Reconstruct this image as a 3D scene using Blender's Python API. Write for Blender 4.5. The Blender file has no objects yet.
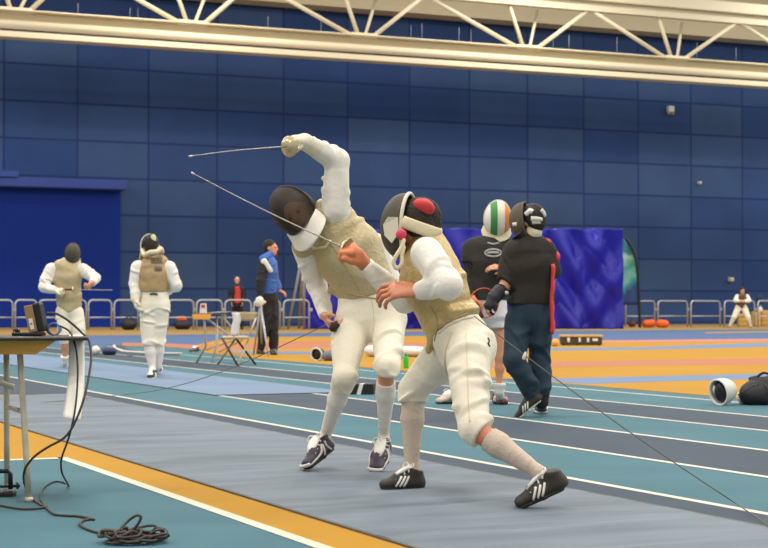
import bpy, math, random
import numpy as np
from mathutils import Matrix, Vector
from mathutils.bvhtree import BVHTree
random.seed(7)
SC = bpy.context.scene
COL = SC.collection
PI = math.pi
# ------------------------------------------------------------------ camera model
FPX = 1681.0
PITCH = math.atan(33.0 / FPX)
CAM = np.array([0.0, 0.0, 0.87])
FWD = np.array([0, math.cos(PITCH), math.sin(PITCH)])
UPV = np.array([0, -math.sin(PITCH), math.cos(PITCH)])
def ray(x, y):
    return np.array([1.0, 0, 0]) * (x - 384) / FPX + UPV * (274 - y) / FPX + FWD
def P(x, y, Y):
    d = ray(x, y)
    return CAM + d * (Y / d[1])
def G(x, y, z=0.0):
    d = ray(x, y)
    return CAM + d * ((z - CAM[2]) / d[2])
def A_(*v): return np.array(v, dtype=float)
def nrm(v):
    v = np.asarray(v, float); return v / max(1e-9, np.linalg.norm(v))
AH = A_(0.9113, 0.4118, 0)      # along the end wall
BH = A_(-0.4118, 0.9113, 0)     # along the lanes and the piste
def LF(a, b, z=0.0): return AH * a + BH * b + A_(0, 0, z)
def acoord(x, y): return float(G(x, y) @ AH)
def bcoord(x, y): return float(G(x, y) @ BH)

cam_d = bpy.data.cameras.new('camera')
cam = bpy.data.objects.new('camera', cam_d); COL.objects.link(cam)
cam.location = CAM; cam.rotation_euler = (PI / 2 + PITCH, 0, 0)
cam_d.sensor_fit = 'HORIZONTAL'; cam_d.sensor_width = 24.0; cam_d.lens = FPX * 24.0 / 768
cam_d.clip_end = 400
cam_d.dof.use_dof = True; cam_d.dof.focus_distance = 8.3; cam_d.dof.aperture_fstop = 5.0
SC.camera = cam

# ------------------------------------------------------------------ materials
def lin(c):
    out = []
    for v in c:
        v = v / 255.0
        out.append(v / 12.92 if v <= 0.04045 else ((v + 0.055) / 1.055) ** 2.4)
    return out
def mat(name, rgb, rough=0.7, metal=0.0, var=0.0, vscale=8.0, bump=0.0, bscale=40.0, alpha=1.0, sheen=0.0, spec=0.5, stretch=None, crease=0.0, rot=None):
    m = bpy.data.materials.new(name); m.use_nodes = True
    nt = m.node_tree; b = nt.nodes['Principled BSDF']
    c = lin(rgb)
    b.inputs['Base Color'].default_value = (*c, 1)
    b.inputs['Roughness'].default_value = rough
    b.inputs['Metallic'].default_value = metal
    b.inputs['Specular IOR Level'].default_value = spec
    if sheen: b.inputs['Sheen Weight'].default_value = sheen
    if alpha < 1: b.inputs['Alpha'].default_value = alpha
    if var or bump or crease:
        tc = nt.nodes.new('ShaderNodeTexCoord')
        src = tc.outputs['Object']
        if rot is not None:
            m0 = nt.nodes.new('ShaderNodeMapping'); m0.inputs['Rotation'].default_value = (0, 0, rot)
            nt.links.new(src, m0.inputs['Vector']); src = m0.outputs['Vector']
        if stretch:
            mp = nt.nodes.new('ShaderNodeMapping'); mp.inputs['Scale'].default_value = stretch
            nt.links.new(src, mp.inputs['Vector']); src = mp.outputs['Vector']
    if var:
        n = nt.nodes.new('ShaderNodeTexNoise'); n.inputs['Scale'].default_value = vscale
        n.inputs['Detail'].default_value = 5
        nt.links.new(src, n.inputs['Vector'])
        r = nt.nodes.new('ShaderNodeMapRange')
        r.inputs['From Min'].default_value = 0.3; r.inputs['From Max'].default_value = 0.7
        r.inputs['To Min'].default_value = 1 - var; r.inputs['To Max'].default_value = 1 + var
        nt.links.new(n.outputs['Fac'], r.inputs['Value'])
        mx = nt.nodes.new('ShaderNodeMix'); mx.data_type = 'RGBA'; mx.blend_type = 'MULTIPLY'
        mx.inputs['Factor'].default_value = 1
        mx.inputs['A'].default_value = (*c, 1)
        nt.links.new(r.outputs['Result'], mx.inputs['B'])
        nt.links.new(mx.outputs['Result'], b.inputs['Base Color'])
    if bump:
        n2 = nt.nodes.new('ShaderNodeTexNoise'); n2.inputs['Scale'].default_value = bscale
        n2.inputs['Detail'].default_value = 3
        nt.links.new(src, n2.inputs['Vector'])
        bp = nt.nodes.new('ShaderNodeBump'); bp.inputs['Strength'].default_value = bump
        bp.inputs['Distance'].default_value = 0.02
        nt.links.new(n2.outputs['Fac'], bp.inputs['Height'])
        nt.links.new(bp.outputs['Normal'], b.inputs['Normal'])
    if crease:
        n3 = nt.nodes.new('ShaderNodeTexNoise'); n3.noise_type = 'RIDGED_MULTIFRACTAL'; n3.inputs['Scale'].default_value = 5.5
        n3.inputs['Detail'].default_value = 2.5; n3.inputs['Distortion'].default_value = .6
        nt.links.new(src, n3.inputs['Vector'])
        b3 = nt.nodes.new('ShaderNodeBump'); b3.inputs['Strength'].default_value = crease; b3.inputs['Distance'].default_value = .012
        nt.links.new(n3.outputs['Fac'], b3.inputs['Height'])
        if bump: nt.links.new(bp.outputs['Normal'], b3.inputs['Normal'])
        nt.links.new(b3.outputs['Normal'], b.inputs['Normal'])
    return m

# ------------------------------------------------------------------ objects and tags
def link(o, parent=None):
    COL.objects.link(o)
    if parent is not None: o.parent = parent
    return o
def tag(o, label=None, cat=None, group=None, kind=None):
    if label: o['label'] = label
    if cat: o['category'] = cat
    if group: o['group'] = group
    if kind: o['kind'] = kind
    return o
def thing(name, label, cat, loc, group=None):
    o = bpy.data.objects.new(name, None); o.empty_display_size = 0.1
    link(o); o.location = [float(v) for v in loc]
    return tag(o, label, cat, group)
def org(parent):
    return np.array(parent.location) if parent is not None and parent.parent is None else np.zeros(3)
def root_org(parent):
    p = parent; o = np.zeros(3)
    while p is not None:
        o = o + np.array(p.location); p = p.parent
    return o
def mesh_np(name, V, F4, material, parent=None, smooth=True, base=None):
    """world vertices V (n,3), quads (m,4)"""
    me = bpy.data.meshes.new(name)
    o0 = root_org(parent) if parent is not None else (np.array(base) if base is not None else np.zeros(3))
    V = np.asarray(V, float) - o0
    me.vertices.add(len(V)); me.vertices.foreach_set('co', V.astype(np.float32).ravel())
    me.loops.add(len(F4) * 4); me.loops.foreach_set('vertex_index', np.asarray(F4, np.int32).ravel())
    me.polygons.add(len(F4))
    me.polygons.foreach_set('loop_start', np.arange(0, len(F4) * 4, 4, dtype=np.int32))
    me.polygons.foreach_set('loop_total', np.full(len(F4), 4, np.int32))
    me.polygons.foreach_set('use_smooth', np.full(len(F4), smooth, bool))
    me.update(calc_edges=True); me.validate()
    me.materials.append(material)
    o = bpy.data.objects.new(name, me); link(o, parent)
    if parent is None and base is not None: o.location = [float(v) for v in base]
    return o

class MB:
    """collects boxes, bars, tubes, polygons as one mesh (world coordinates)"""
    def __init__(s): s.v = []; s.f = []; s.sm = []
    def add(s, V, F, smooth=False):
        b = len(s.v); s.v += [tuple(float(c) for c in p) for p in V]
        s.f += [tuple(b + i for i in f) for f in F]; s.sm += [smooth] * len(F)
        return s
    def box(s, c, size, ax=None, bev=0.0):
        c = A_(*c); X, Yv, Z = ax if ax is not None else (A_(1, 0, 0), A_(0, 1, 0), A_(0, 0, 1))
        h = np.array(size) / 2
        if bev <= 0:
            V = [c + X * h[0] * i + Yv * h[1] * j + Z * h[2] * k for k in (-1, 1) for j in (-1, 1) for i in (-1, 1)]
            return s.add(V, [(0, 2, 3, 1), (4, 5, 7, 6), (0, 1, 5, 4), (2, 6, 7, 3), (0, 4, 6, 2), (1, 3, 7, 5)])
        # chamfered box: rounded profile lofted in z
        b = min(bev, *(h * 0.95)); rings = []
        for z, ins in ((-h[2], b), (-h[2] + b * .3, b * .3), (-h[2] + b, 0), (h[2] - b, 0), (h[2] - b * .3, b * .3), (h[2], b)):
            ring = []
            for sx, sy in ((1, 1), (-1, 1), (-1, -1), (1, -1)):
                for q in range(4):
                    a = {(1, 1): 0, (-1, 1): PI / 2, (-1, -1): PI, (1, -1): 1.5 * PI}[(sx, sy)] + q * PI / 6
                    ring.append(c + X * (sx * (h[0] - b) + (b - ins) * math.cos(a)) + Yv * (sy * (h[1] - b) + (b - ins) * math.sin(a)) + Z * z)
            rings.append(ring)
        n = 16; V = [p for r in rings for p in r]; F = []
        for i in range(len(rings) - 1):
            for j in range(n): F.append((i * n + j, i * n + (j + 1) % n, (i + 1) * n + (j + 1) % n, (i + 1) * n + j))
        F.append(tuple(range(n - 1, -1, -1))); F.append(tuple((len(rings) - 1) * n + j for j in range(n)))
        return s.add(V, F)
    def tube(s, pts, r, n=8, closed=False, caps=True, flat=None):
        pts = [np.array(p, float) for p in pts]; m = len(pts)
        rr = r if hasattr(r, '__len__') else [r] * m
        V = []; ref = None
        for i in range(m):
            if closed: t = pts[(i + 1) % m] - pts[i - 1]
            else: t = pts[min(i + 1, m - 1)] - pts[max(i - 1, 0)]
            t = nrm(t)
            if ref is None:
                ref = A_(0, 0, 1) if abs(t[2]) < .9 else A_(1, 0, 0)
            u = nrm(ref - t * (ref @ t)); w = np.cross(t, u); ref = u
            fu, fw = flat if flat else (1, 1)
            for j in range(n):
                a = 2 * PI * j / n
                V.append(pts[i] + (u * math.cos(a) * fu + w * math.sin(a) * fw) * rr[i])
        F = []
        for i in range(m if closed else m - 1):
            k = (i + 1) % m
            for j in range(n): F.append((i * n + j, i * n + (j + 1) % n, k * n + (j + 1) % n, k * n + j))
        if caps and not closed:
            F.append(tuple(range(n - 1, -1, -1))); F.append(tuple((m - 1) * n + j for j in range(n)))
        return s.add(V, F, True)
    def bar(s, a, b, r, r2=None, n=8): return s.tube([a, b], [r, r2 if r2 is not None else r], n)
    def lathe(s, c, axis, prof, n=24):
        """prof: list of (radius, along)"""
        ax = nrm(axis); u = nrm(np.cross(ax, A_(0, 0, 1) if abs(ax[2]) < .9 else A_(1, 0, 0))); w = np.cross(ax, u)
        V = []; F = []
        for r, h in prof:
            for j in range(n):
                a = 2 * PI * j / n
                V.append(np.array(c) + ax * h + (u * math.cos(a) + w * math.sin(a)) * r)
        for i in range(len(prof) - 1):
            for j in range(n): F.append((i * n + j, i * n + (j + 1) % n, (i + 1) * n + (j + 1) % n, (i + 1) * n + j))
        return s.add(V, F, True)
    def grid(s, fn, nu, nv, smooth=True):
        V = [fn(i / nu, j / nv) for j in range(nv + 1) for i in range(nu + 1)]
        F = [(j * (nu + 1) + i, j * (nu + 1) + i + 1, (j + 1) * (nu + 1) + i + 1, (j + 1) * (nu + 1) + i) for j in range(nv) for i in range(nu)]
        return s.add(V, F, smooth)
    def poly(s, pts): return s.add(pts, [tuple(range(len(pts)))])
    def prism(s, pts, vec):
        n = len(pts); V = [np.array(p) for p in pts] + [np.array(p) + np.array(vec) for p in pts]
        F = [tuple(range(n - 1, -1, -1)), tuple(range(n, 2 * n))] + [(i, (i + 1) % n, n + (i + 1) % n, n + i) for i in range(n)]
        return s.add(V, F)
    def build(s, name, material, parent=None, base=None):
        me = bpy.data.meshes.new(name)
        o0 = root_org(parent) if parent is not None else (np.array(base, float) if base is not None else np.zeros(3))
        me.from_pydata([tuple(np.array(v) - o0) for v in s.v], [], s.f)
        me.polygons.foreach_set('use_smooth', s.sm); me.update()
        me.materials.append(material)
        o = bpy.data.objects.new(name, me); link(o, parent)
        if parent is None and base is not None: o.location = [float(v) for v in base]
        return o
def curve(pts, n=6, closed=False):
    pts = [np.array(p, float) for p in pts]; out = []; m = len(pts)
    rng = range(m) if closed else range(m - 1)
    for i in rng:
        g = (lambda k: pts[k % m]) if closed else (lambda k: pts[min(max(k, 0), m - 1)])
        p0, p1, p2, p3 = g(i - 1), g(i), g(i + 1), g(i + 2)
        for q in range(n):
            t = q / n
            out.append(.5 * ((2 * p1) + (-p0 + p2) * t + (2 * p0 - 5 * p1 + 4 * p2 - p3) * t * t + (-p0 + 3 * p1 - 3 * p2 + p3) * t ** 3))
    if not closed: out.append(pts[-1])
    return out

# ------------------------------------------------------------------ implicit surfaces for bodies and clothes
def surface_nets(F, o, h):
    ins = F < 0
    c = np.zeros(tuple(n - 1 for n in F.shape), np.uint8)
    for i in (0, 1):
        for j in (0, 1):
            for k in (0, 1):
                c += ins[i:F.shape[0] - 1 + i, j:F.shape[1] - 1 + j, k:F.shape[2] - 1 + k]
    act = (c > 0) & (c < 8)
    I, J, K = np.nonzero(act)
    idx = np.full(c.shape, -1, np.int32); idx[I, J, K] = np.arange(len(I))
    pos = np.zeros((len(I), 3)); cnt = np.zeros(len(I))
    cs = [(i, j, k) for i in (0, 1) for j in (0, 1) for k in (0, 1)]
    val = {q: F[I + q[0], J + q[1], K + q[2]].astype(float) for q in cs}
    for a in cs:
        for ax in range(3):
            if a[ax]: continue
            b = list(a); b[ax] = 1; b = tuple(b)
            fa, fb = val[a], val[b]; x = (fa < 0) != (fb < 0)
            t = np.where(x, fa / np.where(x, fa - fb, 1), 0)
            p = np.zeros((len(I), 3))
            for q in range(3): p[:, q] = a[q]
            p[:, ax] += t
            pos[x] += p[x]; cnt += x
    pos /= np.maximum(cnt, 1)[:, None]
    V = np.array(o) + (pos + np.stack([I, J, K], 1)) * h
    quads = []
    for ax in range(3):
        s0 = [slice(None)] * 3; s1 = [slice(None)] * 3; s0[ax] = slice(0, -1); s1[ax] = slice(1, None)
        x = ins[tuple(s0)] != ins[tuple(s1)]
        Q = list(np.nonzero(x)); o1, o2 = (ax + 1) % 3, (ax + 2) % 3
        ok = (Q[o1] > 0) & (Q[o2] > 0) & (Q[o1] < c.shape[o1]) & (Q[o2] < c.shape[o2])
        Q = [q[ok] for q in Q]
        def cell(d1, d2):
            q = [a.copy() for a in Q]; q[o1] = q[o1] - d1; q[o2] = q[o2] - d2
            return idx[q[0], q[1], q[2]]
        f = np.stack([cell(1, 1), cell(0, 1), cell(0, 0), cell(1, 0)], 1)
        flip = ~ins[tuple(Q)]
        f[flip] = f[flip][:, ::-1]
        quads.append(f)
    Fq = np.concatenate(quads); Fq = Fq[(Fq >= 0).all(1)]
    return V, Fq

class SDF:
    def __init__(s): s.p = []; s.cuts = []; s.subs = []; s.M = None
    def tf(s, p):
        p = np.array(p, float)
        return p if s.M is None else s.M[:3, :3] @ p + s.M[:3, 3]
    def td(s, d):
        d = np.array(d, float)
        return d if s.M is None else s.M[:3, :3] @ d
    def cone(s, a, b, ra, rb=None, u=None, k=.02, wr=0.0, lam=.07, seed=0, sub=False):
        rb = ra if rb is None else rb
        ra = ra if hasattr(ra, '__len__') else (ra, ra); rb = rb if hasattr(rb, '__len__') else (rb, rb)
        a = s.tf(a); b = s.tf(b); w = b - a; L = np.linalg.norm(w)
        w = nrm(w) if L > 1e-6 else A_(0, 0, 1)
        u0 = s.td(u) if u is not None else (A_(1, 0, 0) if abs(w[0]) < .9 else A_(0, 1, 0))
        u0 = nrm(u0 - w * (u0 @ w)); v = np.cross(w, u0)
        (s.subs if sub else s.p).append(('c', a, b, ra, rb, u0, v, w, L, k, wr, lam, seed)); return s
    def ell(s, c, r, X=(1, 0, 0), Z=(0, 0, 1), k=.02, sub=False):
        X = nrm(s.td(X)); Z = nrm(s.td(Z)); Z = nrm(Z - X * (X @ Z)); Yv = np.cross(Z, X)
        (s.subs if sub else s.p).append(('e', s.tf(c), np.array(r, float), X, Yv, Z, k)); return s
    def cut(s, pt, n, rad=None):
        s.cuts.append((s.tf(pt), nrm(s.td(n)), rad)); return s
    def chain(s, pts, rr, u=None, k=.03, wr=0, lam=.07, seed=0):
        for i in range(len(pts) - 1): s.cone(pts[i], pts[i + 1], rr[i], rr[i + 1], u, k, wr, lam, seed + i)
        return s
    @staticmethod
    def rbox(q):
        if q[0] == 'c':
            r = max(*q[3], *q[4]) + q[9] + abs(q[10]) * 2
            return np.minimum(q[1], q[2]) - r, np.maximum(q[1], q[2]) + r
        r = q[2].max() + q[6]; return q[1] - r, q[1] + r
    @staticmethod
    def ev(q, X, Y, Z):
        if q[0] == 'c':
            _, a, b, ra, rb, u, v, w, L, k, wr, lam, seed = q
            dx, dy, dz = X - a[0], Y - a[1], Z - a[2]
            sw = dx * w[0] + dy * w[1] + dz * w[2]
            su = dx * u[0] + dy * u[1] + dz * u[2]
            sv = dx * v[0] + dy * v[1] + dz * v[2]
            sc = np.clip(sw, 0, L); t = sc / max(L, 1e-6); e = sw - sc
            ru = ra[0] + (rb[0] - ra[0]) * t; rv = ra[1] + (rb[1] - ra[1]) * t
            mn = np.minimum(ru, rv)
            d = (np.sqrt((su / ru) ** 2 + (sv / rv) ** 2 + (e / mn) ** 2) - 1) * mn
            if wr:
                th = np.arctan2(sv, su); rs = random.Random(seed * 31 + 5); f = 0
                for i in range(max(3, int(L / lam * 2.2))):          # short oblique creases
                    s0 = rs.uniform(-.05, 1.05) * L; sl = rs.uniform(-.9, .9) * lam * .7; t0 = rs.uniform(0, 6.283); w_ = rs.uniform(.13, .24) * lam
                    win = np.clip(np.cos((th - t0) * .5), 0, 1) ** 6
                    x_ = (sw - s0 - sl * np.sin(th - t0)) / w_
                    f = f + rs.uniform(.6, 1.2) * win * (np.exp(-x_ * x_) - .55 * np.exp(-(x_ - 1.7) ** 2))
                for i in range(4):                                  # long drag folds
                    t0 = rs.uniform(0, 6.283); tw_ = rs.uniform(-2.2, 2.2) / max(L, .1)
                    m_ = 1 + np.cos(th - t0 - tw_ * sw * .6)
                    f = f + .8 * ((m_ / 2) ** 14) * np.clip(1.2 - abs(sw / max(L, .05) - rs.uniform(.2, .8)) * 1.6, 0, 1)
                d = d - wr * f * 1.55
            return d
        _, c, r, Xa, Ya, Za, k = q
        dx, dy, dz = X - c[0], Y - c[1], Z - c[2]
        a = (dx * Xa[0] + dy * Xa[1] + dz * Xa[2]) / r[0]
        b = (dx * Ya[0] + dy * Ya[1] + dz * Ya[2]) / r[1]
        g = (dx * Za[0] + dy * Za[1] + dz * Za[2]) / r[2]
        return (np.sqrt(a * a + b * b + g * g) - 1) * r.min()
    def mesh(s, h):
        lo = np.min([s.rbox(q)[0] for q in s.p], 0) - 2 * h; hi = np.max([s.rbox(q)[1] for q in s.p], 0) + 2 * h
        n = np.ceil((hi - lo) / h).astype(int) + 1
        F = np.full(tuple(n), .06, np.float32)
        ax = [(lo[i] + np.arange(n[i]) * h).astype(np.float32) for i in range(3)]
        def sub(l, g):
            i0 = np.maximum(((l - lo) / h).astype(int) - 1, 0); i1 = np.minimum(((g - lo) / h).astype(int) + 3, n)
            return tuple(slice(a, b) for a, b in zip(i0, i1))
        def co(S): return np.meshgrid(ax[0][S[0]], ax[1][S[1]], ax[2][S[2]], indexing='ij', sparse=True)
        for q in s.p:
            S = sub(*s.rbox(q)); d = s.ev(q, *co(S)); f = F[S]; k = q[9] if q[0] == 'c' else q[6]
            if k > 0:
                hh = np.clip(.5 + .5 * (d - f) / k, 0, 1)
                F[S] = d + (f - d) * hh - k * hh * (1 - hh)
            else: F[S] = np.minimum(f, d)
        for q in s.subs:
            S = sub(*s.rbox(q)); d = s.ev(q, *co(S)); F[S] = np.maximum(F[S], -d)
        for pt, nv, rad in s.cuts:
            S = sub(pt - rad, pt + rad) if rad else (slice(None),) * 3
            X, Y, Z = co(S)
            d = (X - pt[0]) * nv[0] + (Y - pt[1]) * nv[1] + (Z - pt[2]) * nv[2]
            if rad:
                far = (X - pt[0]) ** 2 + (Y - pt[1]) ** 2 + (Z - pt[2]) ** 2 > rad * rad
                d = np.where(far, -1, d)
            F[S] = np.maximum(F[S], d)
        return surface_nets(F, lo, h)
    def build(s, name, material, parent, h=.008):
        V, Q = s.mesh(h)
        o = mesh_np(name, V, Q, material, parent)
        o_bvh[o.name] = (V, Q)
        return o
o_bvh = {}
def bvh_of(*objs):
    V = []; Q = []; b = 0
    for o in objs:
        v, q = o_bvh[o.name]; V += [tuple(x) for x in v]; Q += [tuple(int(i) + b for i in f) for f in q]; b += len(v)
    return BVHTree.FromPolygons(V, Q)
def hit(bv, x, y, lift=.002):
    d = nrm(ray(x, y)); r = bv.ray_cast(Vector(CAM), Vector(d))
    if r[0] is None: return None
    return np.array(r[0]) + np.array(r[1]) * lift
def seam(name, material, parent, bv, px, r=.003, n=10):
    """a cord or band laid on a surface"""
    pts = []
    for i in range(len(px) - 1):
        for q in range(n):
            t = q / n; p = hit(bv, px[i][0] + (px[i + 1][0] - px[i][0]) * t, px[i][1] + (px[i + 1][1] - px[i][1]) * t)
            if p is not None: pts.append(p)
    if len(pts) > 2:
        return MB().tube(pts, r, 6).build(name, material, parent)

def frame(c, fwd, up):
    f = nrm(fwd); u = np.array(up, float); u = nrm(u - f * (u @ f)); r = np.cross(f, u)
    M = np.eye(4); M[:3, 0] = r; M[:3, 1] = f; M[:3, 2] = u; M[:3, 3] = c
    return M
# ------------------------------------------------------------------ the hall
Z0 = 78.0                                   # distance of the end wall on the camera axis
W0 = A_(0, Z0, 0)
A0 = float(W0 @ AH); BW = float(W0 @ BH)    # the wall stands at b = BW
def wall_a(x):                              # a coordinate where the ray of column x meets the wall
    d = ray(x, 300); t = BW / (d[0] * BH[0] + d[1] * BH[1])
    return float((d * t) @ AH)
def on_wall(x, y, off=0.0):
    d = ray(x, y); t = (BW - off) / (d @ BH - 0 * d[2]); return CAM + d * t - A_(0, 0, 0)
WZ = lambda y, x=384: float(on_wall(x, y)[2])

def struct(o): return tag(o, kind='structure')
m_track = mat('teal_track_rubber', (76, 113, 124), .8, spec=.12, var=.07, vscale=1.3, bump=.05, bscale=60)
m_lane = mat('grey_lane_rubber', (72, 83, 95), .8, spec=.12, var=.06, vscale=1.5, bump=.05, bscale=60)
m_line = mat('white_line_paint', (210, 203, 184), .55)
m_yellow = mat('yellow_floor_paint', (176, 131, 44), .8, spec=.12, var=.06, vscale=.6)
m_bluefl = mat('blue_grey_floor_paint', (84, 106, 142), .8, spec=.12, var=.05, vscale=.4)
m_salmon = mat('salmon_floor_paint', (176, 116, 90), .8, spec=.12)
m_tan = mat('tan_floor_strip', (160, 130, 80), .8, spec=.12, var=.06, vscale=.5)
m_pblue = mat('pale_blue_floor_line', (112, 132, 162), .8, spec=.12)
m_pink = mat('pink_floor_line', (190, 126, 118), .8, spec=.12)

floor = MB().poly([A_(-70, -6, 0), A_(90, -6, 0), A_(90, 140, 0), A_(-70, 140, 0)]).build('floor', m_track); struct(floor)
PAINT_N = [0]
def paint(name, m, pts, z):
    o = MB().prism([A_(p[0], p[1], 0.0) + A_(0, 0, z - .0008) for p in pts], A_(0, 0, .0008)).build(name, m)
    return struct(o)
def paint_px(name, m, px, z): return paint(name, m, [G(x, y) for x, y in px], z)
def lane_rect(a0, a1, b0, b1): return [LF(a0, b0), LF(a1, b0), LF(a1, b1), LF(a0, b1)]
# lane lines (a coordinates read at one point of each)
aP = [acoord(500, 465.7), acoord(500, 437.4), acoord(560, 424.6), acoord(560, 408.5), acoord(560, 397.0), acoord(560, 387.2)]
a_inf = acoord(580, 385.2)
a_mat1 = acoord(308, 439.6); a_mat0 = acoord(180, 477.4); b_mat = bcoord(60, 395.3)
a_y0 = acoord(180, 498.5); b_y = bcoord(30, 459.3)
BN, BF = 1.0, 110.0
n = 0
for a0, a1 in ((a_mat1 - .7, aP[0]), (aP[1], aP[2]), (aP[3], aP[4])):
    n += 1; paint('floor_lane_%d' % n, m_lane, lane_rect(a0, a1, BN, BF), .001)
for i, a in enumerate(aP):
    paint('floor_line_%d' % (i + 1), m_line, lane_rect(a - .026, a + .026, BN, BF), .0022)
# yellow border of the near area, L shaped, with its white edge
paint('floor_border_1', m_yellow, lane_rect(a_y0, a_mat1 - .5, BN, b_mat + .3), .0012)
paint('floor_border_2', m_yellow, lane_rect(a_y0 - 9, a_y0, b_y, b_mat + .3), .0012)
paint('floor_edge_1', m_line, lane_rect(a_y0 - .03, a_y0 + .03, BN, b_y + .03), .0024)
paint('floor_edge_2', m_line, lane_rect(a_y0 - 9, a_y0, b_y - .05, b_y + .03), .0024)
# infield
paint_px('floor_infield', m_yellow, [(196, 345), (216, 340.4), (262, 337), (440, 336), (560, 340), (768, 341), (860, 341.5), (860, 408.6), (580, 385.2), (262, 359.2), (206, 353)], .0034)
paint_px('floor_apron', m_bluefl, [(-60, 336.5), (200, 334.5), (440, 331), (620, 330), (860, 328), (860, 341), (768, 340.4), (560, 339.6), (440, 336), (262, 337), (216, 340.4), (190, 346), (120, 345), (-60, 346)], .003)
paint_px('floor_strip', m_tan, [(-60, 326.5), (300, 325.5), (860, 322.6), (860, 328.5), (620, 330.4), (440, 331.4), (200, 334.5), (-60, 337)], .0042)
paint_px('floor_band_1', m_salmon, [(122, 343), (165, 343.5), (206, 345.5), (290, 342), (345, 341), (440, 343), (440, 347), (345, 347), (290, 348.5), (206, 350), (165, 347), (122, 346)], .0048)
paint_px('floor_band_2', m_salmon, [(430, 364), (540, 362), (660, 360.2), (768, 358.4), (860, 357), (860, 362.5), (768, 364), (660, 365.8), (540, 367.5), (430, 369)], .0048)
paint_px('floor_band_3', m_pblue, [(505, 379.2), (560, 378.6), (660, 376.4), (768, 373.8), (860, 371.5), (860, 376.5), (768, 379), (660, 381.8), (590, 384.4), (545, 381.8)], .0046)
paint_px('floor_band_4', m_pblue, [(540, 348.2), (640, 347.4), (700, 345), (768, 343), (860, 341.6), (860, 345), (768, 347), (700, 348.6), (640, 350), (540, 351)], .0046)
paint_px('floor_band_5', m_pblue, [(225, 351), (345, 352), (345, 355), (240, 353.6)], .0046)
paint_px('floor_band_6', m_pink, [(590, 340.6), (768, 338.8), (860, 338.4), (860, 340.4), (768, 341.2), (590, 342.8)], .005)
paint_px('floor_band_7', m_tan, [(705, 332.2), (768, 331), (860, 330), (860, 331.6), (768, 332.6), (705, 333.6)], .005)
paint_px('floor_band_8', m_lane, [(96, 349), (110, 345.5), (128, 345.5), (124, 348), (140, 352), (180, 353.6), (180, 356), (130, 356)], .0038)
paint_px('floor_band_9', m_line, [(112.5, 345.4), (115, 344.6), (116, 347.6), (124, 350.4), (146, 352.4), (182, 352.8), (182, 353.5), (146, 353.2), (122, 351.4), (113.5, 348.2)], .0052)

# end wall of blue panels
LP = .0404 * Z0
a_ref = wall_a(347.5)
z_ref = WZ(289.5); HP = (WZ(119) - WZ(289.5)) / 5.0
def wall_material():
    m = bpy.data.materials.new('blue_wall_panels'); m.use_nodes = True
    nt = m.node_tree; N = nt.nodes; Lk = nt.links; b = N['Principled BSDF']
    b.inputs['Roughness'].default_value = .7; b.inputs['Specular IOR Level'].default_value = .3
    tc = N.new('ShaderNodeTexCoord'); sp = N.new('ShaderNodeSeparateXYZ'); Lk.new(tc.outputs['Object'], sp.inputs[0])
    def M(op, *args):
        n = N.new('ShaderNodeMath'); n.operation = op
        for i, a in enumerate(args):
            if isinstance(a, (int, float)): n.inputs[i].default_value = a
            else: Lk.new(a, n.inputs[i])
        return n.outputs[0]
    u = M('DIVIDE', sp.outputs['X'], LP); v = M('DIVIDE', sp.outputs['Z'], HP)
    fu = M('FRACT', u); fv = M('FRACT', v)
    eu = M('MINIMUM', fu, M('SUBTRACT', 1.0, fu)); ev = M('MINIMUM', fv, M('SUBTRACT', 1.0, fv))
    d = M('MINIMUM', M('MULTIPLY', eu, LP), M('MULTIPLY', ev, HP))
    g = N.new('ShaderNodeMapRange'); g.interpolation_type = 'SMOOTHSTEP'
    g.inputs['From Min'].default_value = .015; g.inputs['From Max'].default_value = .075
    Lk.new(d, g.inputs['Value'])
    cb = N.new('ShaderNodeCombineXYZ'); Lk.new(M('FLOOR', u), cb.inputs[0]); Lk.new(M('FLOOR', v), cb.inputs[1])
    wn = N.new('ShaderNodeTexWhiteNoise'); wn.noise_dimensions = '2D'; Lk.new(cb.outputs[0], wn.inputs['Vector'])
    ramp = N.new('ShaderNodeMix'); ramp.data_type = 'RGBA'
    ramp.inputs['A'].default_value = (*lin((36, 64, 118)), 1); ramp.inputs['B'].default_value = (*lin((58, 82, 122)), 1)
    Lk.new(wn.outputs['Value'], ramp.inputs['Factor'])
    ns = N.new('ShaderNodeTexNoise'); ns.inputs['Scale'].default_value = .35; ns.inputs['Detail'].default_value = 4
    Lk.new(tc.outputs['Object'], ns.inputs['Vector'])
    mx0 = N.new('ShaderNodeMix'); mx0.data_type = 'RGBA'; mx0.blend_type = 'MULTIPLY'; mx0.inputs['Factor'].default_value = 1
    mr = N.new('ShaderNodeMapRange'); mr.inputs['From Min'].default_value = .3; mr.inputs['From Max'].default_value = .7
    mr.inputs['To Min'].default_value = .88; mr.inputs['To Max'].default_value = 1.12
    Lk.new(ns.outputs['Fac'], mr.inputs['Value']); Lk.new(ramp.outputs['Result'], mx0.inputs['A']); Lk.new(mr.outputs['Result'], mx0.inputs['B'])
    mx = N.new('ShaderNodeMix'); mx.data_type = 'RGBA'
    mx.inputs['A'].default_value = (*lin((26, 46, 100)), 1)
    Lk.new(mx0.outputs['Result'], mx.inputs['B']); Lk.new(g.outputs['Result'], mx.inputs['Factor'])
    Lk.new(mx.outputs['Result'], b.inputs['Base Color'])
    return m
wall = MB().box(A_(10, .15, 12 - z_ref), (180, .3, 24)).build('wall_back', wall_material())
wall.location = [float(v) for v in LF(a_ref, BW, z_ref)]
wall.rotation_euler = (0, 0, math.atan2(AH[1], AH[0])); struct(wall)
m_beige = mat('beige_bulkhead_paint', (212, 195, 160), .7)
zb = WZ(15.5)
o = MB().box(LF(a_ref + 10, BW - .6, zb + 4), (180, 1.2, 8), (AH, BH, A_(0, 0, 1))).build('wall_back_bulkhead', m_beige); struct(o)

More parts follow.
